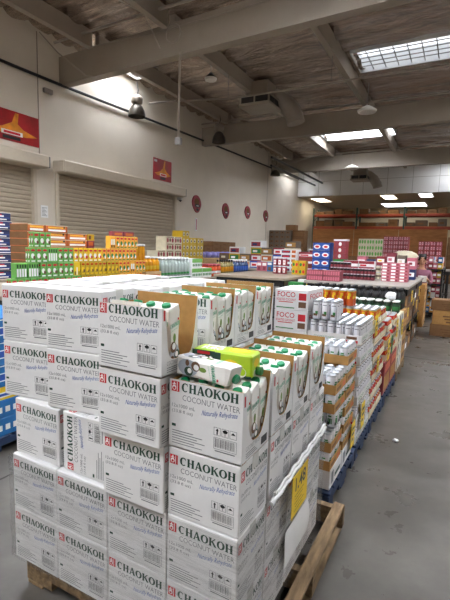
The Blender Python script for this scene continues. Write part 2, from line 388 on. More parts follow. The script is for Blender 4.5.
# ------------------------------------------------------------------ overhead services
def pipe(name, pts, r, label, m=PAINT2, hang=()):
    o = MB().tube(pts, r, m).build(name); L(o, label, 'pipe')
    for p in hang: MB().tube([p, (p[0], p[1], 6.0)], .006, DARK, 5).build('hanger_rod', o)
    return o
pipe('ceiling_conduit', [(-7.93, 2.0, 5.17), (-7.93, 6.2, 5.21), (-7.93, 12, 5.36), (-7.93, 19, 5.5), (-7.93, 22.9, 5.56)], .035, 'long dark conduit running along the left wall above the doors', DARK)
pipe('ceiling_sprinkler_pipe', [(-7.8, 5.9, 6.0), (-4.9, 5.9, 6.05), (3, 5.9, 6.1)], .028, 'painted sprinkler pipe crossing just in front of the nearest girder', hang=[(-6, 5.9, 6.03)])
pipe('ceiling_sprinkler_pipe', [(-7.4, 8.75, 5.5), (-4.7, 8.75, 5.27), (-2, 8.75, 5.27), (3, 8.75, 5.27)], .022, 'thin painted pipe below the air unit in the second bay', hang=[(-4.9, 8.75, 5.27), (-2.3, 8.75, 5.27), (.85, 8.75, 5.27)])
pipe('ceiling_sprinkler_pipe', [(-7.9, 12.3, 5.88), (3, 12.3, 5.88)], .03, 'pale pipe along the face of the middle girder')
pipe('ceiling_sprinkler_pipe', [(-7.7, 18.8, 5.55), (-5.3, 18.8, 5.92), (3, 18.8, 5.98)], .03, 'pale pipe along the face of the farthest girder')
pipe('ceiling_conduit', [(-7.3, 6.14, 5.86), (-4.9, 6.14, 5.78), (3, 6.14, 5.95)], .012, 'thin conduit running on the nearest girder face')
pipe('ceiling_conduit', [(-7.6, 5.35, 5.95), (-7.35, 5.6, 5.6), (-6.95, 6.02, 5.2), (-6.8, 6.05, 5.18)], .014, 'bent thin conduit dropping beside the wall end of the nearest girder')
pipe('ceiling_conduit', [(-5.45, 4.6, 6.0), (-5.0, 5.6, 5.85), (-4.95, 6.02, 5.4)], .01, 'thin bent conduit at the purlin joint on the nearest girder')
pipe('ceiling_rail', [(-7.0, 16.6, 5.16), (-7.0, 25.2, 5.2)], .05, 'dark rail hanging before the far wall skylight', DARK, hang=[(-7, 18, 5.16), (-7, 21, 5.16)])
pipe('ceiling_rail', [(-6.4, 15.2, 5.2), (-6.4, 22.4, 5.2)], .05, 'second dark rail hanging beside the far wall skylight', DARK, hang=[(-6.4, 16.4, 5.2), (-6.4, 20, 5.2)])
c = MB().tube([(-4.53, 6.1, 5.3), (-4.54, 6.1, 3.68)], .022, PAINT2).build('hanging_power_pipe'); L(c, 'straight power drop pipe hanging from the nearest girder', 'pipe')
MB().cbox(-4.60, 6.05, 3.56, -4.48, 6.15, 3.70, GREYM, .01).build('outlet_box', c)
co = MB(); co.tube([(-4.65+.17*math.cos(a*PI/10), 6.03-.02*(a % 7)/7, 5.62+.17*math.sin(a*PI/10)) for a in range(60)], .013, PAINT2)
L(co.build('hanging_cable'), 'coil of painted cable hung on the nearest girder', 'cable')
def bell(x, y, zt, zb, label):
    t = empty('high_bay_lamp', (x, y, zb)); L(t, label, 'lamp', None); h = zt-zb; r = .235
    s = MB(); s.lathe([(r, 0, BELL), (r*.97, h*.12, BELL), (r*.86, h*.3, BELL), (r*.62, h*.48, BELL), (r*.32, h*.58, BELL)], 20, cap=False); shade = s.build('shade', t)
    s = MB(); s.lathe([(.09, h*.56, PAINT2), (.15, h*.62, PAINT2), (.16, h*.85, PAINT2), (.1, h*.98, PAINT2)], 12); s.build('ballast', t)
    MB().tube([(0, 0, h*.97), (.05, 0, h+.12), (0, .0, h+.3), (0, 0, 5.9-zb)], .012, DARK, 6).build('hook', t)
    s = MB(); s.lathe([(.05, h*.2, LENSW), (.08, h*.35, LENSW), (.05, h*.52, LENSW)], 10); s.build('bulb', shade)
bell(-7.46, 8.3, 5.58, 5.02, 'unlit bell-shaped high bay lamp nearest the camera beside the left wall')
bell(-6.95, 11.9, 5.70, 5.08, 'bell-shaped high bay lamp hanging in front of the middle girder')
bell(-7.45, 18.2, 5.45, 5.0, 'small dark bell lamp beneath the far wall skylight')
def disc(x, y, z, r, label, m):
    t = empty('pendant_lamp', (x, y, z)); L(t, label, 'lamp')
    s = MB(); s.lathe([(r*.9, 0, LENSW), (r, .05, m), (r*.5, .13, m), (.05, .17, m)], 20); s.build('shade', t)
    MB().tube([(0, 0, .15), (0, 0, 5.95-z)], .008, GREYM, 6).build('stem', t)
disc(-1.94, 11, 5.22, .25, 'white disc lamp hanging beside the large gridded skylight', LENSW)
disc(-3.9, 18.2, 5.1, .3, 'flat pale disc lamp hanging before the farthest girder', LENSW)
disc(-5.15, 8.3, 5.6, .15, 'small black disc lamp on the thin pipe near the wall', BLACKP)
# air units
def air_unit(loc, sc, label):
    t = empty('air_unit', loc); t.scale = (sc,)*3; L(t, label, 'air conditioner')
    b = MB(); b.cbox(-.55, -.5, 0, .55, .5, .10, PAINT, .02)
    b.box(-.5, -.45, .1, .5, .45, .30, DARK); b.cbox(-.55, -.5, .30, .55, .5, .34, PAINT, .01); dh = b.build('diffuser_head', t)
    g = MB()
    for x in (-.5, .0, .5):
        MB().box(x-.025, -.47, .1, x+.025, -.44, .3, PAINT).build('mullion', dh); MB().box(.47, x*.88-.025, .1, .5, x*.88+.025, .3, PAINT).build('mullion', dh)
    b = MB(); b.cbox(-.4, -.35, .34, .4, .35, .8, PAINT, .02); b.build('housing', t)
    d = MB(); P = [(.25+.02*i+.04*max(0, i-4), .75+.02*i, .42-.005*i*i) for i in range(11)]
    V = []; n = 16
    d.tube([(.2, .5, .5), (.45, .6, .42), (.75, .7, .18), (.95, .75, -.15), (1.0, .76, -.35)], .3, PAINT2, 18); d.build('duct', t)
    for x in (-.35, .35): MB().tube([(x, 0, .8), (x, 0, 1.05/1)], .012, DARK, 5).build('hanger_rod', t)
air_unit((-4.75, 10.35, 5.45), .85, 'ceiling air unit with bent round duct in the second bay')
air_unit((-4.1, 21.0, 5.0), .75, 'dark ceiling air unit hanging in front of the white header wall')
# wall posters and signs
FLAME = mat('poster_red', '#a3171c', .4, var=.25, scale=3); FLAMEY = mat('poster_flame', '#d9881f', .4, var=.3, scale=6)
def poster(y0, y1, z0, z1, label):
    b = MB(); b.box(-8.0, y0, z0, -7.975, y1, z1, FLAME); fr = face_fr('r', -8, y0, z0, -7.975, y1, z1, .001); w, h = y1-y0, z1-z0
    O, U, V, Nn = fr
    b.face([O+U*(w*a)+V*(h*c_)+Nn for a, c_ in ((.05, .3), (.35, .42), (.52, .62), (.58, .95), (.64, .95), (.62, .6), (.72, .45), (.97, .3), (.75, .22), (.2, .22))], FLAMEY)
    b.pr(tuple(fr[:3])+(Nn*2,), w*.36, h*.05, w*.66, h*.16, BLACKP); b.pr(tuple(fr[:3])+(Nn*2,), w*.34, h*.2, w*.7, h*.34, WPL); b.pr(tuple(fr[:3])+(Nn*3,), w*.38, h*.23, w*.66, h*.31, R_INK)
    b.pr(tuple(fr[:3])+(Nn*2,), w*.03, h*.82, w*.18, h*.92, WPL)
    L(b.build('wall_poster'), label, 'poster')
poster(4.2, 5.58, 3.68, 4.30, 'red flame poster over the nearest roller door')
poster(9.70, 10.63, 3.62, 4.27, 'red flame poster over the end of the farther roller door')
def sign(y, z, w, h, label):
    fr = (Vector((-7.98, y, z)), Vector((0, 1, 0)), Vector((0, 0, 1)), Vector((.02, 0, 0)))
    b = MB(); n = 20; O, U, V, Nn = fr
    P = []
    for i in range(n):
        a = 2*PI*i/n; k = 1-.28*max(0, -math.sin(a)); P.append((w/2*math.cos(a)*k+.12*h*math.sin(a)*-.4, h/2*math.sin(a)))
    b.face([O+U*u+V*v+Nn for u, v in P], RED)
    for i in range(n):
        a, c_ = P[i], P[(i+1) % n]; b.face([O+U*a[0]+V*a[1]-Nn, O+U*c_[0]+V*c_[1]-Nn, O+U*c_[0]+V*c_[1]+Nn, O+U*a[0]+V*a[1]+Nn], RED)
    f2 = (O, U, V, Nn*1.1)
    b.ell(f2, -.02, h*.12, w*.28, h*.2, KRAFT_D); b.ell((O, U, V, Nn*1.2), .02, -h*.1, w*.3, h*.1, BLACKP); b.ell((O, U, V, Nn*1.2), .03, -h*.32, w*.14, h*.08, BLACKP); b.ell((O, U, V, Nn*1.3), .02, -h*.1, w*.16, h*.04, W_INK2)
    return L(b.build('wall_sign'), label, 'sign')
sign(12.2, 3.1, .58, .62, 'red oval wall sign nearest the roller door'); sign(14.4, 3.04, .56, .62, 'red oval wall sign second along from the roller door')
sign(16.45, 3.15, .56, .56, 'red oval wall sign third along from the roller door'); sign(18.5, 3.15, .56, .56, 'red oval wall sign nearest the far corner')
b = MB(); b.box(-8, 12.14, 2.14, -7.97, 12.24, 2.6, PAPER); b.box(-7.97, 12.16, 2.18, -7.968, 12.22, 2.56, PINK); L(b.build('wall_strip'), 'narrow pink and white strip hung under the first oval sign', 'sign')
b = MB(); b.box(-8, 5.60, 2.14, -7.995, 5.80, 2.42, PAPER)
for k in range(7): b.box(-7.995, 5.63, 2.18+.03*k, -7.994, 5.77-.03*(k % 3), 2.19+.03*k, G_INK)
L(b.build('notice_sheet'), 'white paper notice taped between the two roller doors', 'notice')
t = empty('security_camera', (-8, 11.0, 3.15)); L(t, 'white dome camera at the end of the farther door hood', 'camera')
MB().cbox(0, -.04, -.04, .1, .04, .05, WPL, .01).build('bracket', t); MB().lathe([(.06, -.05, WPL), (.07, .0, WPL), (.05, .05, WPL)], 12, (.14, 0, 0)).build('housing', t).name; MB().lathe([(.01, -.1, BLACKP), (.045, -.07, BLACKP), (.055, -.05, BLACKP)], 12, (.14, 0, 0)).build('lens', bpy.data.objects['housing.002'] if 'housing.002' in bpy.data.objects else t)
b = MB(); b.cbox(-8, 5.72, 4.92, -7.92, 5.95, 5.02, PAINT2, .01); L(b.build('socket_box'), 'small grey junction box on the wall under the conduit', 'box')
# ------------------------------------------------------------------ coconut water pallet
def brand_print(b, fr, W, H, small=False):
    """printing of one case side: square mark, brand word, product, volume, script, symbols and bar code"""
    X = lambda t: t*W/.28
    Y = lambda t: t*H/.25
    O, U, V, Nn = fr
    n2 = (O, U, V, Nn*1.6)
    b.pr(fr, X(.009), Y(.191), X(.041), Y(.225), R_INK)
    b.ell(n2, X(.020), Y(.204), X(.008), Y(.009), W_INK2); b.ell((O, U, V, Nn*2), X(.020), Y(.202), X(.005), Y(.005), R_INK, 8)
    b.pr(n2, X(.031), Y(.193), X(.0335), Y(.223), W_INK2); b.pr(n2, X(.013), Y(.214), X(.027), Y(.217), W_INK2); b.pr(n2, X(.018), Y(.217), X(.023), Y(.222), W_INK2)
    b.word(fr, BRAND, X(.050), Y(.194), X(.264), Y(.224), W_INK)
    b.word(fr, text_geo('COCONUT WATER', 0, -.006), X(.054), Y(.165), X(.270), Y(.184), G_INK)
    b.word(fr, text_geo('12x1000 mL', 0, -.004), X(.012), Y(.139), X(.104), Y(.151), G_INK)
    b.word(fr, text_geo('(33.8 fl oz)', 0, -.004), X(.012), Y(.118), X(.095), Y(.132), G_INK)
    b.word(fr, text_geo('Naturally Rehydrate', .4, -.004), X(.130), Y(.126), X(.262), Y(.148), B_INK, Y(.016))
    X0, Y0 = X, Y; X = lambda t: X0(.262-(.262-t)*.86); Y = lambda t: Y0(.034+(t-.034)*.86)
    for i in range(3):
        b.outline(fr, X(.164+.034*i), Y(.086), X(.193+.034*i), Y(.116), .0012, G_INK)
    b.pr(fr, X(.176), Y(.089), X(.181), Y(.105), K_INK); b.face([O+U*X(a)+V*Y(c)+Nn for a, c in ((.172, .103), (.185, .103), (.1785, .113))], K_INK)
    b.face([O+U*X(a)+V*Y(c)+Nn for a, c in ((.201, .108), (.2125, .114), (.224, .108), (.220, .100), (.206, .100))], K_INK); b.pr(fr, X(.2115), Y(.089), X(.2135), Y(.101), K_INK)
    b.face([O+U*X(a)+V*Y(c)+Nn for a, c in ((.236, .101), (.2465, .110), (.257, .101))], K_INK)
    b.outline(fr, X(.164), Y(.034), X(.262), Y(.078), .0012, G_INK)
    u = .168
    for i in range(25):
        w = (.0008, .0016, .0011, .0021)[(i*7+i//3) % 4]
        b.pr(fr, X(u), Y(.041), X(u+w), Y(.074), K_INK); u += .0036
    b.pr(fr, X(.170), Y(.025), X(.255), Y(.029), G_INK)
    X, Y = X0, Y0
    b.pr(fr, X(.012), Y(.073), X(.028), Y(.082), W_INK)
    for i in range(6):
        ln = (.085, .12, .10, .13, .09, .12)[i]; b.pr(fr, X(.014), Y(.058-.0085*i), X(.014+ln), Y(.0605-.0085*i), G_INK)
CW, CD, CH = .280, .228, .248
def closed_case_mesh():
    b = MB(); b.cbox(0, 0, 0, CW, CD, CH, W_CASE, .0035)
    for k, w in (('f', CW), ('r', CD), ('l', CD), ('b', CW)): brand_print(b, face_fr(k, 0, 0, 0, CW, CD, CH), w, CH)
    b.box(.006, CD/2-.0008, CH, CW-.006, CD/2+.0008, CH+.0003, G_INK)
    return b.mesh('coconut_water_case')
CASE = closed_case_mesh()
TAPE = MB().box(.0, CD/2-.024, CH+.0003, CW, CD/2+.024, CH+.0007, mat('clear_tape', '#d4d3cd', .2, var=.03)).box(-.0006, CD/2-.024, CH-.05, -.0002, CD/2+.024, CH+.0005, MATS['clear_tape']).box(CW+.0008, CD/2-.024, CH-.05, CW+.0012, CD/2+.024, CH+.0005, MATS['clear_tape']).mesh('packing_tape')
def rolled_case_mesh():
    """the same case lying on its end, its label running upward"""
    me = CASE.copy(); me.transform(Matrix.Translation((.250, 0, 0)) @ Matrix.Rotation(-PI/2, 4, 'Y').inverted() @ Matrix.Identity(4) if False else Matrix(((0, 0, -1, .250), (0, 1, 0, 0), (1, 0, 0, 0), (0, 0, 0, 1))))
    me.transform(Matrix.Diagonal((.248/.248, 1, .252/.280, 1))); return me
CX = [-1.132, -.849, -.566, -.283]; RY = [0, .237, .474, .711]
TIER = ['bottom', 'second', 'third', 'fourth', 'topmost']; COLN = ['fourth', 'third', 'second', 'first']
def case_label(c, r, t):
    d = {0: 'front', 1: 'second', 2: 'third', 3: 'back'}[r]
    return f'white coconut water case, {TIER[t]} tier, {COLN[c]} stack from the aisle, {d} row'
OPEN = {}
for c in range(4):
    for r in range(4):
        for t in range(4 if c == 3 else 5):
            x, y, z = CX[c], RY[r], .14+.25*t
            jx, jy, rz = R.uniform(-.0006, .0006), R.uniform(-.001, .001), R.uniform(-.002, .002)
            if t >= 2:
                if c == 2 and r == 0: y += {2: -.018, 3: -.042, 4: -.05}[t]
                if c == 2 and r > 0: y += .03
                if c == 3 and r > 0: y += .012
                if c < 2 and t == 2:
                    y += .02; x += (0, .018)[c] if r == 0 else 0
                if c < 2 and t >= 3:   # the upper tiers of these stacks are turned a little
                    if r == 0: x, y, rz = ((-1.213, .026), (-.922, .020))[c]+(math.radians(7.5),); x += .004*(t == 3)
                    else: x, y = (-1.225-.022*r, .300+.236*(r-1)) if c == 0 else ((-.885, -.905, -.90)[r-1], .300+.236*(r-1))
            if (c == 2 and t == 4) or (c == 3 and t == 3): OPEN[c, r] = (x, y, z); continue
            if c == 1 and t == 2 and r == 0:
                o = put(rolled_case_mesh(), 'coconut_water_case', (x, y, z)); L(o, 'white coconut water case standing on its end with label running upward', 'case', 'coconut water cases on the pallet'); continue
            if c == 1 and r == 0 and t > 2: z += .004
            if t < 2: jx = jy = 0; rz = 0
            o = put(CASE, 'coconut_water_case', (x+jx, y+jy, z), rz); L(o, case_label(c, r, t), 'case', 'coconut water cases on the pallet'); put(TAPE, 'packing_tape', parent=o)
def open_case_mesh(W, D, H, fh, ex=3.0, lh=None):
    b = MB(); t = .004
    b.box(0, 0, 0, W, D, t, KRAFT, {'d': W_CASE})
    b.box(0, 0, 0, W, t, fh, KRAFT, {'f': W_CASE, 'r': W_CASE, 'l': W_CASE})
    b.box(0, D-t, 0, W, D, H, KRAFT, {'b': W_CASE, 'r': W_CASE, 'l': W_CASE, 't': W_CASE})
    b.box(0, t, 0, t, D-t, lh or H, KRAFT, {'l': W_CASE})
    # cut-out side: U-shaped opening
    prof = [(t, fh)]
    for i in range(17):
        q = i/16; yy = .022+(D-t-.026)*q
        zz = .052+.16*abs(2*q-.95)**ex; prof.append((yy, min(fh-.002, zz if 0 < i < 16 else fh*.96)))
    prof.append((D-t, H))
    for (y0, z0), (y1, z1) in zip(prof, prof[1:]):
        b.face([(W, y0, 0), (W, y1, 0), (W, y1, z1), (W, y0, z0)], W_CASE); b.face([(W-t, y0, 0), (W-t, y0, z0), (W-t, y1, z1), (W-t, y1, 0)], KRAFT)
        b.face([(W, y0, z0), (W, y1, z1), (W-t, y1, z1), (W-t, y0, z0)], KRAFT)
    fr = face_fr('f', 0, 0, 0, W, D, fh); brand_print(b, fr, W, H)
    fs = face_fr('r', 0, 0, 0, W, D, H)
    b.pr(fs, .008, .19, .018, .225, R_INK)
    b.word(fs, text_geo('COCONUT WATER', 0, -.01), .03, .035, .14, .05, G_INK)
    for i in range(3): b.pr(fs, .03, .012+.007*i, .12-.01*i, .0145+.007*i, G_INK)
    b.pr(fs, .15, .012, .20, .04, K_INK)
    return b.mesh('open_coconut_water_case')
OC = open_case_mesh(CW, .217, .256, .232, 7, .222); OC2 = open_case_mesh(CW, .217, .260, .240, 3.0, .236)
# one litre prisma carton
def carton_meshes():
    b = MB(); w = .033; h = .214; c = .012
    ring = lambda z, s, cc: [(s-cc, -s, z), (s, -s+cc, z), (s, s-cc, z), (s-cc, s, z), (-s+cc, s, z), (-s, s-cc, z), (-s, -s+cc, z), (-s+cc, -s, z)]
    r0, r1 = ring(0, w, .004), ring(h*.5, w, c); r2 = ring(h-.004, w, .005); r3 = [(x*.9, y*.9, z+(.018 if y > 0 else .004)) for x, y, z in ring(h, w, .005)]
    for a, d in ((r0, r1), (r1, r2), (r2, r3)):
        for i in range(8): b.face([a[i], a[(i+1) % 8], d[(i+1) % 8], d[i]], CARTON)
    b.face(r3, CARTON); b.face(r0[::-1], CARTON)
    for k in ('f', 'r', 'b', 'l'):
        fr = face_fr(k, -w, -w, 0, w, w, h, .0012); O, U, V, Nn = fr
        b.word(fr, BRAND, .005, .150, .062, .165, MINT, .012)
        b.word(fr, text_geo('COCONUT', 0, -.01), .012, .138, .052, .143, MINT, .012)
        b.pr(fr, .048, .178, .056, .186, R_INK)
        b.ell(fr, .034, .050, .029, .046, SPLASH); b.ell((O, U, V, Nn*1.3), .024, .086, .017, .020, COCO); b.ell((O, U, V, Nn*1.6), .027, .089, .010, .012, W_INK2); b.ell((O, U, V, Nn*1.4), .030, .118, .008, .016, COCOG)
        b.ell((O, U, V, Nn*1.4), .046, .055, .016, .020, DKGREEN); b.ell((O, U, V, Nn*1.7), .043, .060, .009, .010, W_INK2); b.ell((O, U, V, Nn*1.5), .018, .048, .011, .009, COCO)
    body = b.mesh('carton_body')
    cp = MB(); cp.lathe([(.0155, 0, CAPG), (.0155, .016, CAPG), (.0145, .018, CAPG)], 14, (0, 0, 0))
    for i in range(14): cp.box(.0150*math.cos(i*PI/7)-.0008, .0150*math.sin(i*PI/7)-.0008, .001, .0150*math.cos(i*PI/7)+.0008, .0150*math.sin(i*PI/7)+.0008, .0155, CAPG)
    return body, cp.mesh('cap')
CB, CC = carton_meshes()
def carton(loc, rot, label, group=None):
    t = put(CB, 'coconut_water_carton', loc, rot); L(t, label, 'carton', group)
    cpo = put(CC, 'cap', (0.004, -.008, .2155), (math.radians(14), 0, 0), t); return t
NAMES = {(2, 0): 'nearest upper', (2, 1): 'second upper', (2, 2): 'third upper', (2, 3): 'farthest upper', (3, 0): 'nearest lower', (3, 1): 'second lower', (3, 2): 'third lower', (3, 3): 'farthest lower'}
for (c, r), (x, y, z) in OPEN.items():
    if c == 2:
        y = [-.046, .287, .507, .727][r]; x += (-.012 if r else 0.006)
    else:
        y = [.002, .250, .470, .700][r]; x += (.002 if r == 0 else 0)
    o = put(OC if c == 2 else OC2, 'open_coconut_water_case', (x, y, z)); L(o, f'white coconut water case cut open to show its cartons, {NAMES[c, r]} one', 'case', 'opened coconut water cases')
    for j in range(3):
        for i in range(4):
            if (c, r) == (2, 0) and (j > 0): continue
            if (c, r) == (3, 1) and ((j == 0 and i < 1) or (j == 1 and i == 1)): continue
            if (c, r) == (2, 1) and j == 2 and i == 1: continue
            px, py = x+.0397+.0664*i, y+.0415+.0672*j+(.042 if (c, r) == (2, 0) else 0)
            carton((px, py, z+.0045), R.choice((0, 0, PI)) + R.uniform(-.008, .008), f'coconut water carton, {ORD[3-i]} from the aisle, {["front", "middle", "back"][j]} row, {NAMES[c, r]} open case', 'cartons standing in the open cases')
# packages lying on the nearest open case
zt = .89+.0045+.239
t = put(CB, 'coconut_water_carton', (-.272, .074, zt+.0345), (PI/2, math.radians(2), math.radians(80))); L(t, 'loose coconut water carton lying flat on the nearest lower open case', 'carton')
put(CC, 'cap', (.004, -.008, .2155), (math.radians(14), 0, 0), t)
def juice_box():
    w, d, h = .085, .082, .228
    b = MB(); b.cbox(0, 0, 0, h, w, d, LIME, .006)
    fr = face_fr('f', 0, 0, 0, h, w, d, .0008); O, U, V, Nn = fr; n2 = (O, U, V, Nn*1.5)
    b.pr(fr, .0, .0, h, .010, W_INK); b.face([O+U*a+V*c_+Nn for a, c_ in ((.0, .008), (.10, .008), (.09, .08), (.0, .08))], W_INK)
    b.word(n2, text_geo('EURO', 0, .03), .008, .026, .084, .062, W_INK2)
    b.pr(n2, .02, .066, .07, .076, R_INK)
    b.ell(n2, .15, .034, .036, .026, YEL); b.ell((O, U, V, Nn*2), .15, .034, .028, .020, YELP); b.ell((O, U, V, Nn*2.2), .19, .02, .02, .018, WPL); b.ell((O, U, V, Nn*2.4), .195, .022, .012, .013, LIME)
    ft = face_fr('t', 0, 0, 0, h, w, d, .0008); O, U, V, Nn = ft; n2 = (O, U, V, Nn*1.5)
    b.pr(fr, .02, .008, .112, .078, W_INK); b.pr(n2, .03, .058, .10, .072, W_INK2)
    b.word(n2, text_geo('EURO', 0, .03), .026, .014, .106, .050, W_INK2)
    b.ell(n2, .165, .045, .04, .032, YEL); b.ell((O, U, V, Nn*2), .165, .045, .030, .024, YELP)
    fr = face_fr('r', 0, 0, 0, h, w, d, .0008); O, U, V, Nn = fr
    b.ell(fr, w*.5, d*.62, .024, .016, YEL); b.pr(fr, .02, .006, .068, .028, WPL)
    for i in range(12): b.pr((O, U, V, Nn*1.5), .024+.0035*i, .008, .0255+.0035*i, .026, K_INK)
    return b
t = juice_box().build('juice_carton', loc=(-.262, .112, zt+.0005), rz=(0, 0, math.radians(3.5))); L(t, 'lime green juice carton lying on its side on the nearest open case', 'carton')
MB().lathe([(.015, 0, GREENC), (.015, .02, GREENC)], 12).build('cap', t, (.228, .05, .02)).rotation_euler = (0, PI/2, 0)
# stretch film round the two lower tiers
def film_mat():
    M = bpy.data.materials.new('stretch_film'); M.use_nodes = True; nt = M.node_tree; N = nt.nodes; b = N['Principled BSDF']
    b.inputs['Base Color'].default_value = lin('#a9a9a8'); b.inputs['Roughness'].default_value = .14; b.inputs['Specular IOR Level'].default_value = .8
    tr = N.new('ShaderNodeBsdfTransparent'); tr.inputs[0].default_value = (.97, .97, .97, 1); mx = N.new('ShaderNodeMixShader')
    tc = N.new('ShaderNodeTexCoord'); mp = N.new('ShaderNodeMapping'); mp.inputs['Scale'].default_value = (1.6, 1.6, 22); mp.inputs['Rotation'].default_value = (.10, .08, 0)
    n = N.new('ShaderNodeTexNoise'); n.inputs['Scale'].default_value = 3.2; n.inputs['Detail'].default_value = 6; n.inputs['Roughness'].default_value = .7
    r = N.new('ShaderNodeValToRGB'); r.color_ramp.elements[0].position = .42; r.color_ramp.elements[1].position = .80
    r.color_ramp.elements[0].color = (.10, .10, .10, 1); r.color_ramp.elements[1].color = (.48, .48, .48, 1)
    bp = N.new('ShaderNodeBump'); bp.inputs['Strength'].default_value = .7; bp.inputs['Distance'].default_value = .015
    nt.links.new(tc.outputs['Object'], mp.inputs[0]); nt.links.new(mp.outputs[0], n.inputs['Vector']); nt.links.new(n.outputs['Fac'], r.inputs[0])
    nt.links.new(n.outputs['Fac'], bp.inputs['Height']); nt.links.new(bp.outputs[0], b.inputs['Normal']); nt.links.new(r.outputs[0], mx.inputs[0])
    nt.links.new(tr.outputs[0], mx.inputs[1]); nt.links.new(b.outputs[0], mx.inputs[2]); nt.links.new(mx.outputs[0], N['Material Output'].inputs[0])
    return M
FILM = film_mat()
def film():
    x0, x1, y0, y1 = -1.145, .010, -.012, .978
    P = []
    for a, b_, n in (((x0, y0), (x1, y0), 40), ((x1, y0), (x1, y1), 34), ((x1, y1), (x0, y1), 20), ((x0, y1), (x0, y0), 20)):
        P += [(a[0]+(b_[0]-a[0])*i/n, a[1]+(b_[1]-a[1])*i/n) for i in range(n)]
    b = MB(); nz = 22; V = []; F = []; n = len(P)
    for k in range(nz+1):
        for i, (x, y) in enumerate(P):
            w = .0015*math.sin(k*1.3+i*.35)+.001*math.sin(i*1.1-k*.6)
            top = .637+.002*math.sin(i*.4)+(.03 if i >= 40 and i < 74 else 0)*min(1, (i-40)/20)
            z = .145+(top-.145)*k/nz
            V.append((x+(w if abs(x-x1) < 1e-6 else 0)-(w if abs(x-x0) < 1e-6 else 0), y-(w if abs(y-y0) < 1e-6 else 0), z))
    for k in range(nz):
        for i in range(n): i2 = (i+1) % n; F.append((k*n+i, k*n+i2, (k+1)*n+i2, (k+1)*n+i))
    b.geo(V, F, FILM, True); o = b.build('stretch_film'); L(o, 'clear stretch film wound round the two lower tiers of the coconut water pallet', 'plastic wrap')
    g = MB(); fm = mat('film_gathered', '#e4e4e2', .2, var=.1, scale=20, bump=.6, spec=.8)
    pts = [(.022, .22+.70*i/24, .652+.035*i/24+.006*math.sin(i*1.7)) for i in range(25)]
    g.tube(pts, .010, fm, 7); g.tube([(p[0]-.002, p[1], p[2]+.016) for p in pts[1:]], .007, fm, 6); g.build('gathered_edge', o)
    
film()
def pallet(x0, y0, x1, y1, label, m=WOOD, h=.14, along='x', rough=False):
    """wooden pallet: three stringers, top and bottom boards"""
    t = empty('pallet', ((x0+x1)/2, (y0+y1)/2, 0)); L(t, label, 'pallet'); W, D = (x1-x0)/2, (y1-y0)/2
    n = 7
    for i in range(n):
        b = MB(); c = -W+(2*W)*(i+.5)/n if along == 'y' else -D+(2*D)*(i+.5)/n; hw = (W if along == 'y' else D)/n*.78
        if along == 'y' and i == n-1 and rough: c, hw = W-.03, .03
        if along == 'y': b.cbox(c-hw, -D+(.03*(i % 2)), h-.018, c+hw, D-.04*((i*2) % 3), h, m, .003)
        else: b.cbox(-W, c-hw, h-.018, W, c+hw, h, m, .003)
        b.build('deck_board', t)
    for i in range(3):
        c = (-1+i)*((D if along == 'y' else W)-.022); b = MB()
        if along == 'y':
            for a0, a1, z0 in ((-W, -W*.72, .018), (-W*.72, -W*.28, .06), (-W*.28, W*.28, .018), (W*.28, W*.72, .06), (W*.72, W, .018)): b.box(a0, c-.02, z0, a1, c+.02, h-.018, m)
        else:
            for a0, a1, z0 in ((-D, -D*.72, .018), (-D*.72, -D*.28, .06), (-D*.28, D*.28, .018), (D*.28, D*.72, .06), (D*.72, D, .018)): b.box(c-.02, a0, z0, c+.02, a1, h-.018, m)
        b.build('stringer', t)
    for i in range(3):
        b = MB(); c = (-1+i)*((W if along == 'y' else D)-.055)
        if along == 'y': b.cbox(c-.05, -D, 0, c+.05, D, .018, m, .003)
        else: b.cbox(-W, c-.05, 0, W, c+.05, .018, m, .003)
        b.build('bottom_board', t)
    return t
pallet(-1.10, .03, .09, 1.2, 'bare wooden pallet under the coconut water cases', along='y', rough=True)
b = MB(); b.box(.036, .405, .485, .038, .600, .665, YEL); fr = (Vector((.038, .405, .485)), Vector((0, 1, 0)), Vector((0, 0, 1)), Vector((.0006, 0, 0)))
b.word(fr, text_geo('1.48', 0, .02), .035, .105, .165, .165, K_INK)
for i in range(5): b.pr(fr, .03+.01*(i % 2), .085-.016*i, .15-.015*(i % 3), .0875-.016*i, K_INK)
L(b.build('price_sign'), 'yellow price sign taped on the film at the side of the pallet', 'sign')
b = MB(); V = []; F = []; n = 12
for i in range(n+1):
    for j in range(5): V.append((.016+.012*math.sin(i/n*PI)*(j/4), .40+.30*j/4+.015*i/n*(1-j/4), .425-.025*j/4*0-.17*i/n))
for i in range(n):
    for j in range(4): F.append((i*5+j, i*5+j+1, (i+1)*5+j+1, (i+1)*5+j))
b.geo(V, F, PAPER, True)

L(b.build('paper_sheet'), 'white paper sheet curling off the film below the yellow price sign', 'paper')

# ------------------------------------------------------------------ generic goods
def case_mesh(name, w, d, h, base, prints=(), fm=None, c=.004):
    """a closed case; prints: (face, u0, v0, u1, v1, material[, text]) as fractions of that face"""
    b = MB(); b.cbox(0, 0, 0, w, d, h, base, c, fm)
    for i, p in enumerate(prints):
        fr = face_fr(p[0], 0, 0, 0, w, d, h, .0008+.00025*(i % 6)); ww = w if p[0] in 'fbt' else d; hh = d if p[0] == 't' else h
        if len(p) > 6 and p[6] == 'ell': b.ell(fr, (p[1]+p[3])/2*ww, (p[2]+p[4])/2*hh, (p[3]-p[1])/2*ww, (p[4]-p[2])/2*hh, p[5], 10)
        elif len(p) > 6: b.word(fr, text_geo(p[6], 0, .01), p[1]*ww, p[2]*hh, p[3]*ww, p[4]*hh, p[5])
        else: b.pr(fr, p[1]*ww, p[2]*hh, p[3]*ww, p[4]*hh, p[5])
    return b.mesh(name)
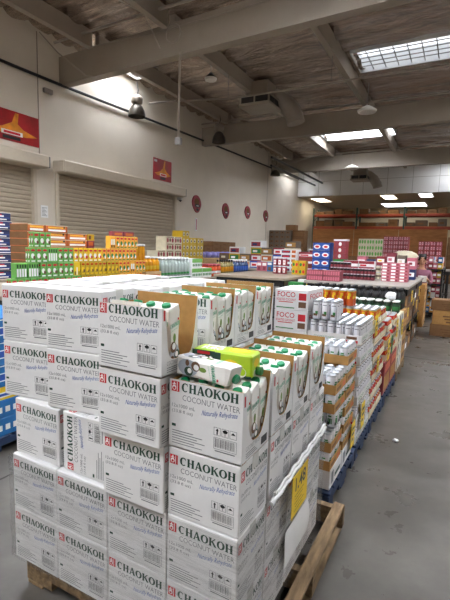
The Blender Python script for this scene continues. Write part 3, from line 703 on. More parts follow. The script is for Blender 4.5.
def pack_mesh(name, w, d, h, base, n, a, bb, cc, top=None, sides=True):
    """a shrink-wrapped pack of n small cartons in front, each with the same printed picture"""
    P = []
    for k, m_ in ([('f', n)]+([('l', 2), ('r', 2)] if sides else [])):
        for i in range(m_):
            u = i/m_; q = 1/m_
            P += [(k, u+.12*q, .74, u+.88*q, .90, a, 'ell'), (k, u+.15*q, .28, u+.72*q, .62, bb, 'ell'), (k, u+.5*q, .2, u+.9*q, .46, cc, 'ell'), (k, u+.2*q, .06, u+.8*q, .14, bb)]
            if i: P.append((k, u-.012, 0, u+.012, 1, DKGREEN if base in (GREENP,) else KRAFT_D))
    return case_mesh(name, w, d, h, base, P, {'t': top} if top else None, .003)
GP = pack_mesh('green_pack', .22, .075, .158, GREENP, 3, R_INK, W_INK2, COCO)
GPS = case_mesh('green_pack', .13, .08, .158, GREENP, [('f', .08+.23*i, .1, .24+.23*i, .62, W_INK2) for i in range(4)]+[('f', .1+.23*i, .68, .22+.23*i, .9, DKGREEN) for i in range(4)])
YP = pack_mesh('yellow_pack', .22, .075, .158, YELP, 3, R_INK, W_INK2, R_INK)
YP2 = pack_mesh('yellow_pack', .21, .075, .158, YELD, 3, JARR, YELP, COCO)
YPS = case_mesh('yellow_pack', .095, .08, .158, YELP, [('f', .1, .05, .25, .3, BLACKP), ('f', .4, .05, .55, .6, W_INK2), ('f', .7, .05, .85, .3, BLACKP)])
OP = pack_mesh('orange_pack', .215, .075, .158, ORP, 3, R_INK, GREENC, W_INK2)
OPS = case_mesh('orange_pack', .10, .08, .158, ORP, [('f', .15, .3, .45, .75, W_INK2), ('f', .55, .3, .85, .75, W_INK2), ('f', .2, .08, .4, .28, BLACKP), ('f', .6, .08, .8, .28, BLACKP)])
BRB = case_mesh('brown_box', .2, .075, .062, MAROON, [('f', .15, .2, .85, .7, ORBOX)])
ORB = case_mesh('orange_box', .325, .24, .082, ORBOX, [('f', .12, .12, .9, .42, W_INK2), ('f', .12, .55, .9, .8, ORP), ('f', .80, .6, .88, .85, BLACKP), ('f', 0, .9, 1, 1, CREAM)], {'l': BROWN2, 'r': BROWN2})
MRB = case_mesh('maroon_box', .12, .2, .081, MAROON, [('f', .15, .2, .8, .8, ORBOX)])
YLB = case_mesh('yellow_box', .12, .2, .081, YELD, [('f', .15, .2, .5, .8, KRAFT_D)])
GWP = case_mesh('green_white_pack', .32, .25, .165, WPL, [('f', .0, .6, 1, 1, GREENP)]+[('f', .05+.16*i, .2, .17+.16*i, .5, GREENC, 'ell') for i in range(6)])
FRONTX = PI/2
def table(x0, y0, x1, y1, z, label, top=TABLE, shelf=True):
    t = empty('display_table', ((x0+x1)/2, (y0+y1)/2, 0)); L(t, label, 'table'); w, d = (x1-x0)/2, (y1-y0)/2
    MB().cbox(-w, -d, z-.045, w, d, z, top, .006).build('table_top', t)
    for sx in (-1, 1):
        for sy in (-1, 1): MB().box(sx*(w-.08)-.03, sy*(d-.1)-.03, 0, sx*(w-.08)+.03, sy*(d-.1)+.03, z-.045, DARK).build('leg', t)
    if shelf: MB().box(-w+.03, -d+.03, .42, w-.03, d-.03, .45, DARK).build('lower_shelf', t)
    b = MB(); b.box(-w+.05, -d+.02, z-.14, w-.05, -d+.04, z-.045, DARK); b.box(w-.04, -d+.05, z-.14, w-.02, d-.05, z-.045, DARK); b.build('apron', t)
    return t
# --- left island of drinks, fronts facing the aisle
XF = -3.4; Z0 = 1.035; PT = .1615
table(-4.75, 1.5, -3.34, 7.5, 1.03, 'long low display table under the drink packs beside the doors')
def isl(me, y, k, label, grp, x=XF, z=None): return L(put(me, me.name.split('.')[0], (x+R.uniform(-.006, .0), y, (Z0+PT*k if z is None else z)), FRONTX+R.uniform(-.01, .01)), label, 'pack', grp)
lev = ['bottom', 'second', 'third', 'top']
def isl_row(items, k):
    cnt = {}
    for me, y in items:
        nm = me.name.split('.')[0].replace('_', ' '); cnt[nm] = cnt.get(nm, 0)+1
        isl(me, y, k, f'{nm} of small cartons, {lev[k]} layer of the drinks table, {ORD[cnt[nm]-1]} along from the corner', 'drink packs on the left table')
isl_row([(GP, 1.60), (GP, 1.83), (GP, 2.06), (GP, 2.29), (YP2, 2.53), (YP2, 2.75), (YP2, 2.97), (OP, 3.19), (OP, 3.42)], 0)
isl_row([(GPS, 1.655), (GPS, 1.80), (GP, 1.955), (GP, 2.185), (YPS, 2.41), (YP2, 2.51), (YP2, 2.725), (YP2, 2.945), (OP, 3.165), (OPS, 3.385), (OP, 3.49)], 1)
isl_row([(GP, 1.825), (GPS, 2.05), (GP, 2.183), (YP, 2.405), (YP, 2.635), (OP, 2.86), (OP, 3.08), (OP, 3.30)], 2)
isl_row([(GP, 1.87), (OPS, 3.0), (OP, 3.105), (OP, 3.325)], 3)
for i, y in enumerate((3.06, 3.27)): L(put(BRB, 'brown_box', (XF-.01, y, Z0+PT*4), FRONTX), f'small dark red box on top of the orange packs, {["nearer", "farther"][i]} of two', 'box', 'dark red boxes on the orange packs')
ORE = case_mesh('orange_box', .225, .32, .082, ORBOX, [('f', .12, .12, .9, .42, W_INK2), ('f', .12, .55, .9, .8, ORP), ('f', 0, .9, 1, 1, CREAM)], {'l': BROWN2, 'r': BROWN2})
for si, (y, n) in enumerate(((2.065, 9), (2.295, 9), (2.632, 8))):
    for k in range(n): L(put(ORE if si == 0 else ORB, 'orange_box', (-3.75-.02*(si == 2)+R.uniform(-.01, .01), y+R.uniform(-.003, .003), Z0+.0825*k), FRONTX), f'flat orange box, {ORD[k]} from the bottom in the {ORD[si]} stack behind the green packs', 'box', 'flat orange boxes')
for k in range(8): L(put(YLB if k == 7 else MRB, 'yellow_box' if k == 7 else 'maroon_box', (-3.77, 2.972, Z0+.0825*k), FRONTX), f'small {"yellow" if k == 7 else "maroon"} box, {ORD[k]} from the bottom beside the orange boxes', 'box', 'small boxes beside the orange boxes')
# bottles
def bottle_mesh(name, r, h, body, capm, lab=None, neck=.35, seg=14, liquid=None, lz=(.25, .55)):
    b = MB(); P = [(r*.9, 0, body), (r, h*.03, body)]
    if lab: P += [(r, h*lz[0], lab), (r*1.01, h*lz[0]+.001, lab), (r*1.01, h*lz[1], body)]
    P += [(r, h*.62, body), (r*.85, h*.70, body), (r*neck, h*.82, body), (r*neck, h*.88, capm), (r*neck*1.25, h*.885, capm), (r*neck*1.25, h*.99, capm), (r*neck, h, capm)]
    b.lathe(P, seg); return b.mesh(name)
def grid_bottles(me, x, y0, nx, ny, dx, dy, z, desc, cat, grp, ax='y', jit=.001):
    """rows facing the aisle: nx along the table, ny deep"""
    for j in range(ny):
        for i in range(nx):
            px, py = (x-dx*(j+.5), y0+dy*(i+.5)) if ax == 'y' else (y0+dy*(i+.5), x+dx*(j+.5))
            row = ['front', 'second', 'third', 'fourth'][j]
            L(put(me, me.name.split('.')[0], (px+R.uniform(-jit, jit), py+R.uniform(-jit, jit), z), R.uniform(0, 6)), f'{desc}, {row} row, {ORD[i]} along', cat, grp)
HON = bottle_mesh('honey_bottle', .029, .225, AMBER, WPL, None, .85); AMB = bottle_mesh('amber_bottle', .040, .215, AMBER, WPL, YELD, .5, lz=(.15, .4))
WAT = bottle_mesh('water_bottle', .042, .30, CLEARP, WPL, GREENC, .4, lz=(.10, .2)); OLV = bottle_mesh('sauce_bottle', .045, .30, OLIVE, BLACKP, AMBER, .35)
BLU = bottle_mesh('blue_bottle', .050, .30, NAVYB, WPL, BLUEP, .38)
grid_bottles(HON, XF-.004, 3.530, 3, 1, .07, .066, Z0+PT*2+.002, 'amber honey bottle with white cap on the orange packs', 'bottle', 'honey bottles')
def tray_case(name, w, d, h, m_, x, y, z, label, rz=FRONTX, pr=()):
    return L(put(case_mesh(name, w, d, h, m_, pr), name, (x, y, z), rz), label, 'case')
tray_case('bottle_case', .36, .30, .155, KRAFT_L, XF-.005, 3.73, Z0, 'low tan case under the amber bottles', pr=[('f', .1, .3, .9, .7, ORBOX)])
grid_bottles(AMB, XF-.012, 3.735, 4, 3, .088, .087, Z0+.157, 'amber bottle with white cap on the low tan case', 'bottle', 'amber bottles')
tray_case('bottle_case', .80, .30, .06, WPL, XF-.005, 4.11, Z0, 'low white tray under the clear water bottles', pr=[('f', .02, .2, .98, .8, GREENC)])
grid_bottles(WAT, XF-.012, 4.12, 9, 3, .090, .0875, Z0+.062, 'clear water bottle with green label', 'bottle', 'clear water bottles')
for i, (y, z) in enumerate(((4.93, Z0), (5.26, Z0), (4.93, Z0+.167), )): L(put(GWP, 'green_white_pack', (XF, y, z), FRONTX), ['green and white wrapped pack, lower one beside the water bottles', 'green and white wrapped pack beside the orange jars', 'green and white wrapped pack stacked on top of another'][i], 'pack', 'green and white packs')
JAR = MB().lathe([(.06, 0, JARR), (.066, .02, JARR), (.066, .06, WPL), (.067, .061, WPL), (.067, .10, JARR), (.066, .17, JARR), (.05, .19, RED), (.06, .195, RED), (.06, .225, RED)], 16).mesh('orange_jar')
grid_bottles(JAR, XF-.012, 5.585, 3, 2, .14, .14, Z0, 'big jar of orange pickle with red lid', 'jar', 'orange jars')
grid_bottles(OLV, XF-.012, 6.03, 5, 2, .10, .098, Z0, 'olive sauce bottle with black cap', 'bottle', 'olive sauce bottles')
grid_bottles(BLU, XF-.012, 6.54, 6, 2, .112, .11, Z0, 'dark blue bottle with white cap', 'bottle', 'dark blue bottles')
# --- second table by the wall
table(-6.75, 6.6, -5.42, 11.8, 1.13, 'farther display table along the wall with stacked food boxes')
FB1 = case_mesh('food_box', .325, .3, .163, CREAM, [('f', .08, .12, .30, .8, RED, 'ell'), ('f', .36, .2, .58, .75, COCO, 'ell'), ('f', .64, .12, .92, .8, RED, 'ell'), ('f', .1, .85, .9, .95, KRAFT_D)])
FB2 = case_mesh('food_box', .325, .3, .163, YELD, [('f', .1, .15, .4, .85, CREAM, 'ell'), ('f', .18, .3, .32, .6, BLACKP, 'ell'), ('f', .55, .2, .9, .8, CREAM, 'ell'), ('f', .62, .3, .8, .6, COCO, 'ell')])
for c_ in range(6):
    for k in range(4 if c_ else 2):
        me = FB1 if c_ < 3 else FB2
        L(put(me, 'food_box', (-5.5+R.uniform(-.01, .01), 6.70+.333*c_, 1.135+.165*k), FRONTX), f'{"cream" if c_ < 3 else "yellow"} food box with printed pictures, {ORD[k]} layer, {ORD[c_]} stack along', 'box', 'printed food boxes by the wall')
L(put(FB2, 'food_box', (-5.55, 7.76, 1.135+.165*4), FRONTX), 'single yellow food box on the very top of the food box stacks', 'box', 'printed food boxes by the wall')
BRS = case_mesh('brown_carton', .48, .4, .152, BROWN2, [('f', .3, .3, .7, .6, KRAFT_D)]); BRO = case_mesh('brown_carton', .48, .4, .152, BROWN2, [('f', .25, .12, .8, .9, ORBOX)])
for c_ in range(5):
    for k in range((2, 3, 4, 4, 4)[c_]):
        L(put(BRO if (c_, k) == (4, 2) else BRS, 'brown_carton', (-6.05, 9.14+.5*c_, 1.135+.153*k), FRONTX), f'brown carton, {ORD[k]} layer of the {ORD[c_]} stack behind the purple bags', 'box', 'brown cartons on the wall table')
b = MB(); b.cbox(0, 0, 0, 2.2, .35, .13, KRAFT_L, .005); b.pr(face_fr('f', 0, 0, 0, 2.2, .35, .13, .001), .9, .03, 1.2, .10, KRAFT_D); L(b.build('bag_tray', None, (-5.5, 8.72, 1.135), FRONTX), 'long shallow cardboard tray holding the purple bags', 'tray')
def blob(name, w, d, h, m_, seed, n=10):
    rr = random.Random(seed); b = MB(); V = []; F = []; nr, ns = 7, 12
    ph = [rr.uniform(0, 6) for _ in range(4)]
    for i in range(nr+1):
        a = PI*i/nr-PI/2
        for j in range(ns):
            t = 2*PI*j/ns; k = 1+.13*math.sin(3*t+ph[0]+i)+.08*math.sin(5*t+ph[1]-i*2)
            sx = abs(math.cos(a))**.6
            V.append((w/2*sx*math.cos(t)*k, d/2*sx*math.sin(t)*k, h*(.5+.5*math.sin(a))+.02*h*math.sin(4*t+ph[2])))
    for i in range(nr):
        for j in range(ns): F.append((i*ns+j, i*ns+(j+1) % ns, (i+1)*ns+(j+1) % ns, (i+1)*ns+j))
    b.geo(V, F, m_, True); return b.mesh(name)
for i in range(7): L(put(blob('purple_bag', .24, .26, .17, PURPLE, i), 'purple_bag', (-5.68, 8.9+.305*i, 1.27), R.uniform(-.2, .2)), f'crinkled lilac plastic bag in the cardboard tray, {ORD[i]} along', 'bag', 'lilac bags')
# --- navy boxes at the picture's edge
table(-5.75, 1.7, -4.95, 2.95, 1.05, 'small table under the stack of navy boxes near the roller door')
NVB = case_mesh('navy_box', .42, .35, .112, NAVY, [('f', .15, .14, .85, .26, W_INK2), ('f', .25, .48, .75, .66, W_INK2), ('f', .32, .70, .68, .82, R_INK), ('f', 0, .95, 1, 1, W_INK2), ('f', .05, .36, .95, .40, BLUEP)], {'t': TAUPE})
for k in range(8): L(put(NVB, 'navy_box', (-5.02+R.uniform(-.02, .02), 2.34+R.uniform(-.02, .02)+(.07 if k == 3 else 0), 1.052+.114*k), FRONTX), f'navy and white printed box, {ORD[k]} from the bottom of its stack', 'box', 'navy boxes by the roller door')
# --- blue cases on the left across the narrow aisle
pallet(-3.05, -.1, -2.33, 1.2, 'blue wooden pallet under the blue and yellow cases', BLUEWOOD, .12)
BLC = case_mesh('blue_case', .63, .34, .172, BLUEB, [('f', .1, .25, .40, .62, W_INK2), ('f', .13, .3, .37, .57, BLUEP), ('f', .55, .25, .85, .62, W_INK2), ('f', .58, .3, .82, .57, BLUEP), ('f', 0, .9, 1, .94, W_INK2)])
BLS = case_mesh('blue_case', .63, .34, .138, BLUEB, [('f', .06+.1*i, .3, .12+.1*i, .62, W_INK2) for i in range(9)])
YLC = case_mesh('yellow_case', .63, .34, .098, YELP, [('f', .1, .2, .9, .6, W_INK2), ('f', .2, .3, .5, .5, BLUEP)])
for ix, x in enumerate((-2.35, -2.70)):
    for iy, y in enumerate((-.08, .56)):
        z = .121
        for k, (me, h) in enumerate(((BLS, .139), (BLS, .139), (YLC, .099), (BLC, .173), (BLC, .173), (BLC, .173))):
            L(put(me, me.name.split('.')[0], (x, y+R.uniform(-.005, .005), z), FRONTX), f'{"yellow" if me is YLC else "blue"} case, {ORD[k]} layer, {["aisle", "rear"][ix]} side, {["nearer", "farther"][iy]} half of the blue pallet', 'case', 'blue and yellow cases'); z += h
# ------------------------------------------------------------------ aisle row: cans in trays
def can_mesh(name, r, h, side, prints=(), seg=14, lid=None):
    lid = lid or LIDM
    b = MB(); b.lathe([(r*.86, 0, SILVER), (r, h*.05, side), (r, h*.90, SILVER), (r*.86, h*.97, SILVER), (r*.88, h*.995, SILVER), (r*.80, h, lid), (r*.74, h-.006, lid), (r*.2, h-.0055, lid)], seg)
    for a0, a1, z0, z1, m_ in prints:
        n = max(2, int((a1-a0)/.45)+1)
        for i in range(n):
            p, q = a0+(a1-a0)*i/n, a0+(a1-a0)*(i+1)/n; rr = r+.0005
            b.face([(rr*math.cos(p), rr*math.sin(p), z0*h), (rr*math.cos(q), rr*math.sin(q), z0*h), (rr*math.cos(q), rr*math.sin(q), z1*h), (rr*math.cos(p), rr*math.sin(p), z1*h)], m_)
    return b.mesh(name)
Q = PI/2
CAN_G = can_mesh('silver_can', .0319, .113, CANW, [(-Q-.5+Q*2*i, -Q+.4+Q*2*i, .2, .5, GREENC) for i in range(2)]+[(-.5+2*Q*i, .4+2*Q*i, .25, .55, GREENC) for i in range(2)]+[(-2.2+1.57*i, -1.7+1.57*i, .12, .3, BLACKP) for i in range(4)]+[(-2.0+1.57*i, -1.3+1.57*i, .58, .66, GREENC) for i in range(4)])
CAN_F = can_mesh('slim_can', .0319, .149, CANW, [(-3.14, 3.14, .885, .905, BLACKP)]+[(-2.1+1.57*i, -1.1+1.57*i, .72, .76, G_INK) for i in range(4)]+[(-2.2+3.14*i, -1.2+3.14*i, .18, .30, COCO) for i in range(2)]+[(-1.7+3.14*i, -1.1+3.14*i, .26, .42, GREENC) for i in range(2)]+[(-2.45+1.57*i, -2.38+1.57*i, .05, .88, K_INK) for i in range(4)])
CAN_R = can_mesh('red_can', .0319, .115, REDC, [(-2.1+1.57*i, -1.4+1.57*i, .3, .5, W_INK2) for i in range(4)]+[(-2.3+1.57*i, -2.1+1.57*i, .6, .8, YELP) for i in range(4)])
CAN_O = can_mesh('orange_can', .0319, .150, ORC, [(-2.3+1.57*i, -1.5+1.57*i, .45, .62, YELP) for i in range(4)]+[(-2.0+1.57*i, -1.2+1.57*i, .60, .78, YELP) for i in range(4)]+[(-3.14, 3.14, .84, .90, YELD)])
def tray_mesh(name, w, d, hw, m_, mi, prints=(), notch=True):
    b = MB(); t = .003; b.box(0, 0, 0, w, d, t, mi)
    for q in ((0, 0, w, t), (0, d-t, w, d), (0, t, t, d-t), (w-t, t, w, d-t)): b.box(q[0], q[1], t, q[2], q[3], hw, m_)
    for i, p in enumerate(prints):
        fr = face_fr(p[0], 0, 0, 0, w, d, hw, .0006+.0002*(i % 5)); ww = w if p[0] in 'fb' else d
        if len(p) > 6: b.word(fr, text_geo(p[6], 0, .01), p[1]*ww, p[2]*hw, p[3]*ww, p[4]*hw, p[5])
        else: b.pr(fr, p[1]*ww, p[2]*hw, p[3]*ww, p[4]*hw, p[5])
    return b.mesh(name)
TR_B = tray_mesh('brown_tray', .402, .272, .06, KRAFT, KRAFT, [('f', .44, .45, .56, .95, BLACKP), ('f', .08, .3, .3, .5, BROWN2), ('r', .1, .25, .5, .6, BROWN2), ('r', .62, .2, .9, .7, ORBOX)])
TR_F = tray_mesh('white_tray', .402, .272, .068, W_CASE, KRAFT_L, [('f', .70, .1, .95, .88, PAPER), ('f', .73, .55, .92, .85, COCO), ('f', .72, .15, .94, .45, R_INK), ('f', .12, .35, .5, .6, GREENC, 'COCONUT JUICE'), ('r', .15, .4, .85, .75, GREENC, 'FOCO'), ('r', .15, .15, .7, .28, G_INK)])
TR_C = tray_mesh('cream_tray', .402, .30, .065, CREAM, KRAFT_L, [('f', .2, .3, .8, .7, KRAFT_L), ('r', .1, .25, .9, .4, KRAFT_L)])
GRP = 0
def tray(tm, cm, x, y, z, nx, ny, dx, dy, label, canlabel, which='all', grp=None, missing=(), zc=.0035):
    if tm: L(put(tm, tm.name.split('.')[0], (x, y, z)), label, 'tray', grp+' trays')
    for j in range(ny):
        for i in range(nx):
            if which == 'edge' and not (j == 0 or i == nx-1): continue
            if which == 'side' and i != nx-1: continue
            if which == 'front' and j > 0: continue
            if (i, j) in missing: continue
            lb = f'{canlabel}, {ORD[nx-1-i]} from aisle, {["front", "second", "third", "fourth"][j]} row'
            L(put(cm, cm.name.split('.')[0], (x+.003+.033+dx*i, y+.003+.033+dy*j, z+(zc if tm else .001)), R.choice((0, Q, PI, -Q))+R.uniform(-.3, .3)), lb, 'can', grp)
X0 = -.435
# pallet B: silver cans in brown trays
pallet(-1.05, 1.28, -.02, 2.0, 'blue pallet under the silver cans in brown trays', BLUEWOOD, .12)
WBX = case_mesh('white_case', .402, .28, .13, W_CASE, [('f', .1, .3, .6, .6, G_INK), ('r', .1, .2, .3, .8, G_INK), ('r', .4, .3, .9, .5, W_INK)])
L(put(WBX, 'white_case', (X0, 1.32, .122)), 'plain white case at the bottom of the near silver can stack', 'case')
L(put(WBX, 'white_case', (X0, 1.62, .122)), 'plain white case at the bottom of the rear silver can stack', 'case')
for k in range(1, 6):
    z = .14+.116*k
    tray(None if k == 3 else TR_B, CAN_G, X0+(.035 if k in (1, 2) else 0)*0, 1.325-(.03 if k in (1, 2) else 0), z, 6, 4, .066, .0668, f'brown tray of silver cans, {ORD[k]} layer of the near stack', f'silver green can, {ORD[k]} layer, near brown stack', 'all' if k in (5, 3) else 'edge', 'silver cans in the near stack', missing=((5, 0), (4, 0)) if k == 3 else ())
for k in range(1, 7):
    z = .14+.116*k
    tray(TR_B, CAN_G, X0, 1.615, z, 6, 4, .066, .0668, f'brown tray of silver cans, {ORD[k]} layer of the rear stack', f'silver green can, {ORD[k]} layer, rear brown stack', 'all' if k == 6 else 'side', 'silver cans in the rear stack')
# loose second layer of silver cans at the back of the near stack's left side
# pallet C: slim white cans and white cases
pallet(-1.10, 2.02, -.02, 2.56, 'blue pallet under the slim white cans and white cases', BLUEWOOD, .12)
for y, nm in ((2.02, 'near'), (2.30, 'rear')):
    for k in range(6):
        z = .122+.154*k
        tray(TR_F, CAN_F, X0, y, z, 6, 4, .066, .0668, f'white printed tray of slim cans, {ORD[k]} layer of the {nm} stack', f'slim white can, {ORD[k]} layer, {nm} white stack', 'all' if k == 5 else ('edge' if k == 4 and nm == 'near' else 'side'), f'slim white cans in the {nm} stack')
for i in range(3):
    for j in range(3):
        L(put(CAN_F, 'slim_can', (-.385+.0672*i, 2.062+.0668*j, .122+.154*6+.0045), R.choice((0, Q, PI))), f'slim white can above the top tray, {ORD[2-i]} from the aisle, {["front", "second", "third"][j]} row', 'can', 'slim cans above the top tray')
FOC = case_mesh('white_juice_case', .275, .40, .161, W_CASE, [('f', .08, .62, .62, .88, R_INK, 'FOCO'), ('f', .06, .44, .64, .56, R_INK, 'ROASTED COCONUT'), ('f', .12, .36, .56, .40, R_INK), ('f', .70, .10, .96, .90, PAPER), ('f', .72, .5, .94, .84, R_INK), ('f', .72, .14, .94, .42, COCO), ('f', .80, .3, .93, .5, GREENC, 'ell'), ('f', .06, .08, .6, .13, GREENC), ('r', .1, .55, .9, .8, R_INK, 'FOCO')])
for k in range(7): L(put(FOC, 'white_juice_case', (-.72, 2.02, .122+.1635*k)), f'white juice case with red lettering, {ORD[k]} from the bottom of its stack', 'case', 'white juice cases')
# pallet D: red and orange cans in cream trays
pallet(-1.0, 2.60, -.02, 3.28, 'blue pallet under the red cans in cream trays', BLUEWOOD, .12)
for y, nm in ((2.61, 'near'), (2.93, 'rear')):
    for k in range(6):
        z = .122+.163*k
        top = k == 5
        tray(TR_C, CAN_O if top and nm == 'near' else CAN_R, X0, y, z, 6, 4, .066, .072, f'cream tray of cans, {ORD[k]} layer of the {nm} cream stack', f'{"orange" if top and nm == "near" else "red"} can, {ORD[k]} layer, {nm} cream stack', 'all' if top else 'side', f'cans in the {nm} cream stack')
for k in range(6):
    z = .122+.163*k; tray(TR_C, CAN_O, X0-.41, 2.61, z, 6, 4, .066, .072, f'cream tray of orange cans, {ORD[k]} layer of the inner stack', f'orange can, {ORD[k]} layer, inner cream stack', 'all' if k == 5 else 'none' if k < 5 else 'front', 'orange cans in the inner stack') if k == 5 else L(put(case_mesh('cream_case', .402, .30, .161, CREAM, [('f', .2, .3, .8, .6, ORC)]), 'cream_case', (X0-.41, 2.61, z)), f'cream case of orange cans, {ORD[k]} layer of the inner stack', 'case', 'cream cases')
for i in range(8):
    for j in range(2): L(put(CAN_O, 'orange_can', (-.745+.0685*i, 2.648+.072*j, .122+.163*5+.155), R.choice((0, Q, PI))), f'orange can standing on the top layer of cans, {ORD[7-i]} from the aisle, {["front", "second"][j]} row', 'can', 'orange cans on top') if i < 8 else None
# pallet E: red display case, cream trays above
pallet(-1.0, 3.32, -.02, 4.25, 'blue pallet under the red display cases', BLUEWOOD, .12)
RDC = case_mesh('red_display_case', .44, .45, .34, RED, [('r', .1+.2*i, .1, .2+.2*i, .55, YELD) for i in range(4)]+[('r', .1, .65, .9, .9, ORC), ('f', .1, .2, .9, .8, ORC)])
for i, y in enumerate((3.33, 3.79)):
    L(put(RDC, 'red_display_case', (-.47, y, .122)), f'red printed display case at the foot of the row, {["nearer", "farther"][i]} one', 'case', 'red display cases')
    for k in range(3):
        tray(TR_C, CAN_R, X0, y+.06, .464+.152*k, 6, 4, .066, .072, f'cream tray above the red display case, {ORD[k]} layer, {["nearer", "farther"][i]} stack', f'red can, {ORD[k]} layer above the {["nearer", "farther"][i]} red display', 'all' if k == 2 else 'side', f'red cans above the {["nearer", "farther"][i]} display case')
# pallet F: dark bottles on tan cases
pallet(-1.32, 4.35, -.02, 5.2, 'wooden pallet under the dark sauce bottles', WOOD, .12)
TNW = case_mesh('grey_case', .42, .40, .175, CREAM, [('r', .05+.24*i, .1, .22+.24*i, .9, (TAUPE, WPL, G_INK, WPL)[i]) for i in range(4)])
TNC = case_mesh('tan_case', .42, .40, .175, KRAFT, [('r', .15, .3, .85, .7, KRAFT_D), ('f', .2, .3, .8, .6, KRAFT_D)])
for c_, x in enumerate((-.45, -.88, -1.31)):
    for r_, y in enumerate((4.36, 4.78)):
        for k in range(4): L(put(TNW if (c_, r_) == (0, 0) else TNC, 'grey_case' if (c_, r_) == (0, 0) else 'tan_case', (x, y, .122+.177*k)), f'{"grey and cream" if (c_, r_) == (0, 0) else "tan"} case, {ORD[k]} layer, {ORD[c_]} stack from aisle, {["nearer", "farther"][r_]} under dark bottles', 'case', 'tan cases under the bottles')
GRB = bottle_mesh('green_bottle', .042, .15, DKGREEN, WPL, GREENC, .8); SOY = bottle_mesh('dark_bottle', .048, .27, BLACKP, BLACKP, DKGREEN, .45, lz=(.3, .5))
grid_bottles(GRB, 4.38, -.66, 6, 2, .10, .102, .832, 'green bottle with white cap on the tan cases', 'bottle', 'green bottles', 'x')
grid_bottles(SOY, 4.80, -1.28, 12, 3, .11, .102, .832, 'black bottle with pale label on the tan cases', 'bottle', 'black bottles', 'x')
# ------------------------------------------------------------------ far tables
table(-1.58, 5.35, -.05, 6.85, 1.10, 'grey topped display table of pink boxes at the end of the can pallets', SHELFM)
table(-2.42, 6.9, -.05, 8.1, 1.10, 'second grey display table carrying the blue packs', SHELFM)
table(-3.32, 6.9, -2.46, 8.1, 1.10, 'brown table of upright cartons by the lilac bags', TABLE)
table(-3.28, 5.45, -1.94, 6.88, 1.10, 'brown topped table with an empty front half behind the pallet', TABLE)
def stack(me, x, y, z, nx, nz, dx, dz, desc, cat, grp, rz=0, jit=.003):
    for k in range(nz):
        for i in range(nx): L(put(me, me.name.split('.')[0], (x+dx*i+R.uniform(0, jit), y+R.uniform(-jit, jit), z+dz*k), rz), f'{desc}, {ORD[k]} layer, {ORD[nx-1-i]} from the aisle', cat, grp)
ZT = 1.102
PKB = case_mesh('pink_box', .130, .22, .049, PINK, [('f', .1, .2, .6, .75, W_INK2), ('f', .68, .2, .92, .8, MAROON)])
stack(PKB, -.56, 6.2, ZT, 3, 6, .134, .05, 'flat pink box with white label on the grey table', 'box', 'flat pink boxes')
SHR = case_mesh('shrink_pack', .26, .2, .08, MAROON, [('f', .02+.14*i, .15, .13+.14*i, .85, PINK) for i in range(7)])
stack(SHR, -1.565, 5.42, ZT, 2, 2, .265, .082, 'shrink-wrapped pack of maroon cans at the table corner', 'pack', 'maroon shrink packs')
CAN_D = can_mesh('dark_can', .027, .095, MAROON, [(-3.14, 3.14, .55, .85, BLACKP)], 10, WPL)
for k in range(3):
    for j in range(2):
        for i in range(13 if k < 2 else 6): L(put(CAN_D, 'dark_can', (-1.36+.0565*i, 6.15+.0565*j, ZT+.096*k)), f'dark can with white lid, {ORD[k]} layer, {["front", "back"][j]} row, {ORD[i]} along the pile', 'can', 'dark cans on the grey table')
BGC = can_mesh('beige_can', .036, .115, CREAM, [(-3.14, 3.14, .3, .6, TAUPE)], 10)
for k in range(2):
    for i in range(3): L(put(BGC, 'beige_can', (-.70+.076*i, 6.75, ZT+.116*k)), f'beige can behind the dark cans, {ORD[k]} layer, {ORD[i]} along', 'can', 'beige cans')
RFB = case_mesh('red_flat_box', .34, .3, .14, RED, [('f', .05, .4, .95, .7, W_INK2), ('f', .1, .45, .6, .65, R_INK), ('f', 0, 0, 1, .12, KRAFT_D)])
stack(RFB, -2.34, 7.25, ZT, 1, 3, 0, .142, 'flat red and white box beside the blue packs', 'box', 'flat red boxes')
BLP = case_mesh('blue_pack', .165, .25, .153, BLUEP, [('f', .1, .2, .9, .75, W_INK2, 'ell'), ('f', .25, .32, .75, .6, R_INK, 'ell'), ('f', 0, .9, 1, 1, NAVY)])
stack(BLP, -1.96, 6.95, ZT, 2, 4, .168, .155, 'blue pack with white oval print', 'pack', 'blue packs')
RCP = case_mesh('red_pack', .22, .22, .11, RED, [('f', .05, .1, .3, .9, MAROON), ('f', .37, .15, .63, .85, W_INK2, 'ell'), ('f', .7, .1, .95, .9, MAROON)])
GRP2 = case_mesh('green_can_pack', .22, .22, .155, GREENC, [('f', .1, .1, .45, .6, RED, 'ell'), ('f', .55, .1, .9, .6, W_INK2, 'ell')])
stack(GRP2, -1.55, 6.95, ZT, 1, 2, 0, .157, 'green wrapped pack under the red packs', 'pack', 'green wrapped packs')
stack(RCP, -1.55, 6.95, ZT+.315, 1, 3, 0, .112, 'red wrapped pack on the green packs', 'pack', 'red wrapped packs')
L(put(case_mesh('white_lid_box', .24, .24, .03, WPL), 'white_lid_box', (-1.56, 6.94, ZT+.315+.337)), 'white flat box lid crowning the red packs', 'box')
RWB = case_mesh('red_white_box', .26, .2, .10, WPL, [('f', 0, .5, 1, 1, RED), ('f', .1, .1, .5, .4, R_INK)])
stack(RWB, -1.28, 6.6, ZT, 2, 3, .27, .102, 'red and white box behind the dark cans', 'box', 'red and white boxes')
PNB = case_mesh('pink_carton', .11, .12, .19, PINK, [('f', .1, .6, .9, .9, W_INK2), ('f', .2, .1, .8, .5, MAROON)]); BCB = case_mesh('blue_carton', .11, .12, .19, BLUEB, [('f', .1, .7, .9, .95, W_INK2), ('f', .2, .1, .8, .5, COCO)]); WHB = case_mesh('white_carton', .13, .12, .2, WPL, [('f', .2, .2, .8, .35, G_INK)])
